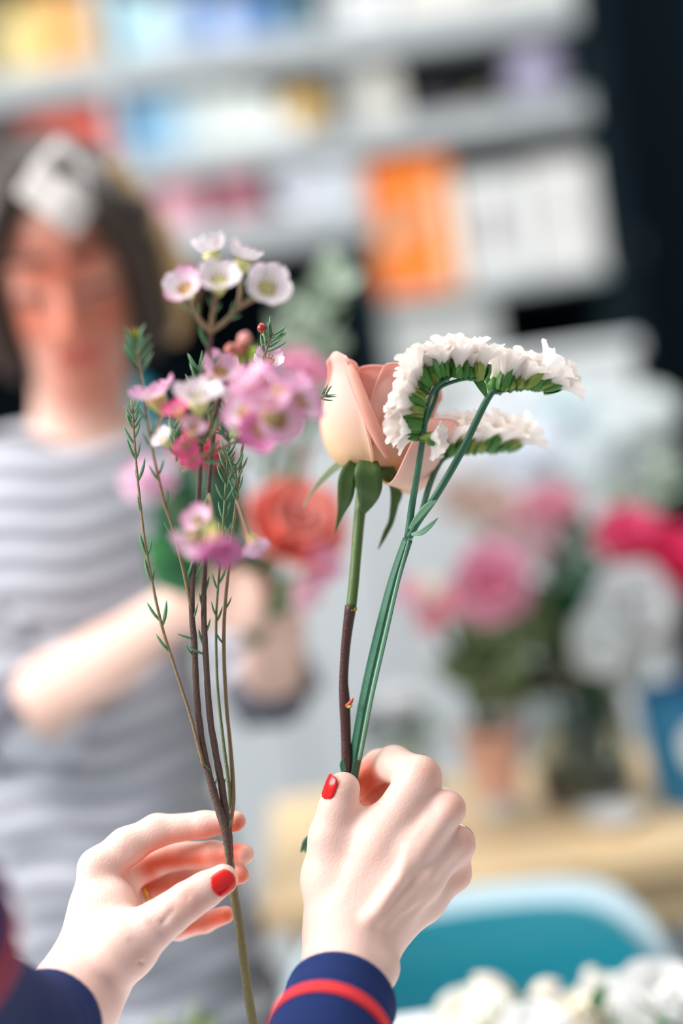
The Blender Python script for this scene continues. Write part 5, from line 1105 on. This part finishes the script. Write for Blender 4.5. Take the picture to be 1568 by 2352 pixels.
# white hydrangea heads in front of the sideboard, standing in a tall bucket on the floor
ph = Vector((Wd(1250, 1100, 2.4).x, 2.42, 0))
tb_ = thing('flower_bucket', ph, 'tall grey zinc bucket standing behind the oak table', 'bucket')
lathe('bucket_wall', [(0.0005, 0.0), (0.13, 0.0), (0.17, 0.62), (0.176, 0.63), (0.166, 0.625), (0.126, 0.01), (0.0005, 0.01)], mat('zinc', '#a9b0b2', 0.4, 0.1, 10, metal=0.6), tb_, (ph.x, ph.y, 0.0008), 36)
lathe('rim', [(0.170, 0.615), (0.178, 0.615), (0.178, 0.635), (0.168, 0.635)], mat('zinc_rim', '#c2c8ca', 0.35, metal=0.6), tb_, (ph.x, ph.y, 0), 36)
for i, (x, y, Y, r_, c, l) in enumerate(((1110, 1000, 2.3, 78, '#fafcff', 'white hydrangea head nearest the statice'), (1215, 1010, 2.26, 80, '#f6f9ff', 'bluish white hydrangea head in the middle of the white cluster'), (1310, 1060, 2.24, 70, '#eef4f6', 'pale grey hydrangea head low in the white cluster'), (1300, 920, 2.4, 70, '#eaf4f6', 'pale aqua white hydrangea head upper middle'), (1490, 930, 2.3, 58, '#f6fafa', 'round white hydrangea head near the right edge'), (1400, 990, 2.34, 66, '#f2f8fa', 'soft white hydrangea head left of the round one'), (1180, 900, 2.5, 76, '#f6f8fa', 'white hydrangea head just right of the statice tips'), (1080, 1080, 2.4, 56, '#d9d8d6', 'greyish hydrangea head under the white cluster'), (1500, 1040, 2.3, 60, '#d8e0de', 'pale hydrangea head above the bright pink bloom'))):
    flower('hydrangea', (ph.x+0.02*((i % 3)-1), ph.y+0.02*((i % 2)), 0.05), Wd(x, y, Y), r_*Y/FPX, c, c, l, Vector((0, -0.7, 0.6)), 24, None, 2, 'grey', mid=Vector((ph.x+(Wd(x, y, Y).x-ph.x)*0.35, ph.y, 0.66)))
# ------------------------------------------------------------------ white flowers strewn on the work table
def lying(name, px, py, Y, rpx, c0, c1, label, up, npet=14, foot=None):
    h = Wd(px, py, Y); h.z = max(h.z, NZ+rpx*Y/FPX*0.8); f = foot or Vector((h.x+0.09, h.y-0.06, NZ+0.004)); return flower(name, f, h, rpx*Y/FPX, c0, c1, label, up, npet, None, 1, 'fresh', mid=(f+h)/2)
lying('white_rose', 1075, 2335, 1.06, 92, '#f4f2e6', '#fbfaf4', 'open white rose lying on the work table nearest the cuff', Vector((-0.2, -0.5, 0.8)), 18); lying('white_rose', 1400, 2285, 1.07, 80, '#f6f4ea', '#fcfbf8', 'white rose lying in the middle of the strewn flowers', Vector((0.1, -0.3, 0.9)), 18); lying('white_rose', 1530, 2275, 1.03, 110, '#f3f3ee', '#fdfdfd', 'largest white rose, at the lower right corner', Vector((0.2, -0.4, 0.9)), 20); lying('white_rose', 1230, 2360, 1.0, 80, '#f4f4f0', '#fdfdfd', 'white rose at the bottom edge between two others', Vector((0, -0.5, 0.8)), 16); lying('white_rose', 1320, 2310, 1.05, 52, '#f3ead8', '#faf4e8', 'cream half open rose beside the small green leaf', Vector((-0.1, -0.4, 0.9)), 12)
def petal_bud(px0, py0, px1, py1, Y, rpx, label):
    a, b = Wd(px0, py0, Y), Wd(px1, py1, Y); t = thing('flower_bud', a, label, 'flower bud'); d = (b-a)
    M = frame(a, d, None, 1.0) @ Matrix.Diagonal((rpx*Y/FPX, rpx*Y/FPX, d.length/2.2, 1)); inst('bud_body', ME_budw, t, M)
    wtube('stem', [a-d.normalized()*0.05+Vector((0, 0, -0.02)), a-d.normalized()*0.02, a+d*0.05], [0.002, 0.002, 0.003], M_gst, t, 4, 7)
    for k2 in range(3): inst('sepal', LF['olive'], t, frame(a, d, None, d.length*0.5) @ Matrix.Rotation(k2*2.1, 4, 'Z') @ Matrix.Translation((rpx*Y/FPX/(d.length*0.5)*0.6, 0, 0)))
V, Fc = bud_geo(16); ME_budw = mesh('bud_white', V, Fc, mat('bud_cream', '#ddd0c2', 0.5, 0.08, 60))
petal_bud(1185, 2302, 1085, 2240, 1.10, 30, 'long blush cream bud pointing up left above the work table'); petal_bud(1215, 2300, 1285, 2255, 1.10, 28, 'short cream bud leaning right beside the long one'); petal_bud(1365, 2250, 1345, 2225, 1.12, 20, 'small dim bud behind the middle white rose')
t = thing('loose_leaf', Wd(1372, 2320, 1.02), 'single bright green leaf standing among the white roses', 'leaf'); leaf(t, Wd(1374, 2325, 1.02), UP+RT*0.05, 0.024, 'fresh', True, 1.5)
wtube('leaf_stalk', [Wd(1374, 2325, 1.02), Wd(1378, 2345, 1.02), Wd(1380, 2360, 1.01)], [0.0015]*3, mat('stalk_brown', '#7a3f2c', 0.5), t, 4, 6)
t = foliage('leafy_trimming', Wd(360, 2440, 1.10), Wd(470, 2375, 1.10), 8, 0.03, 'olive', 'yellow green trimming at the bottom edge beside the striped top', False, 0.9, 0.2)
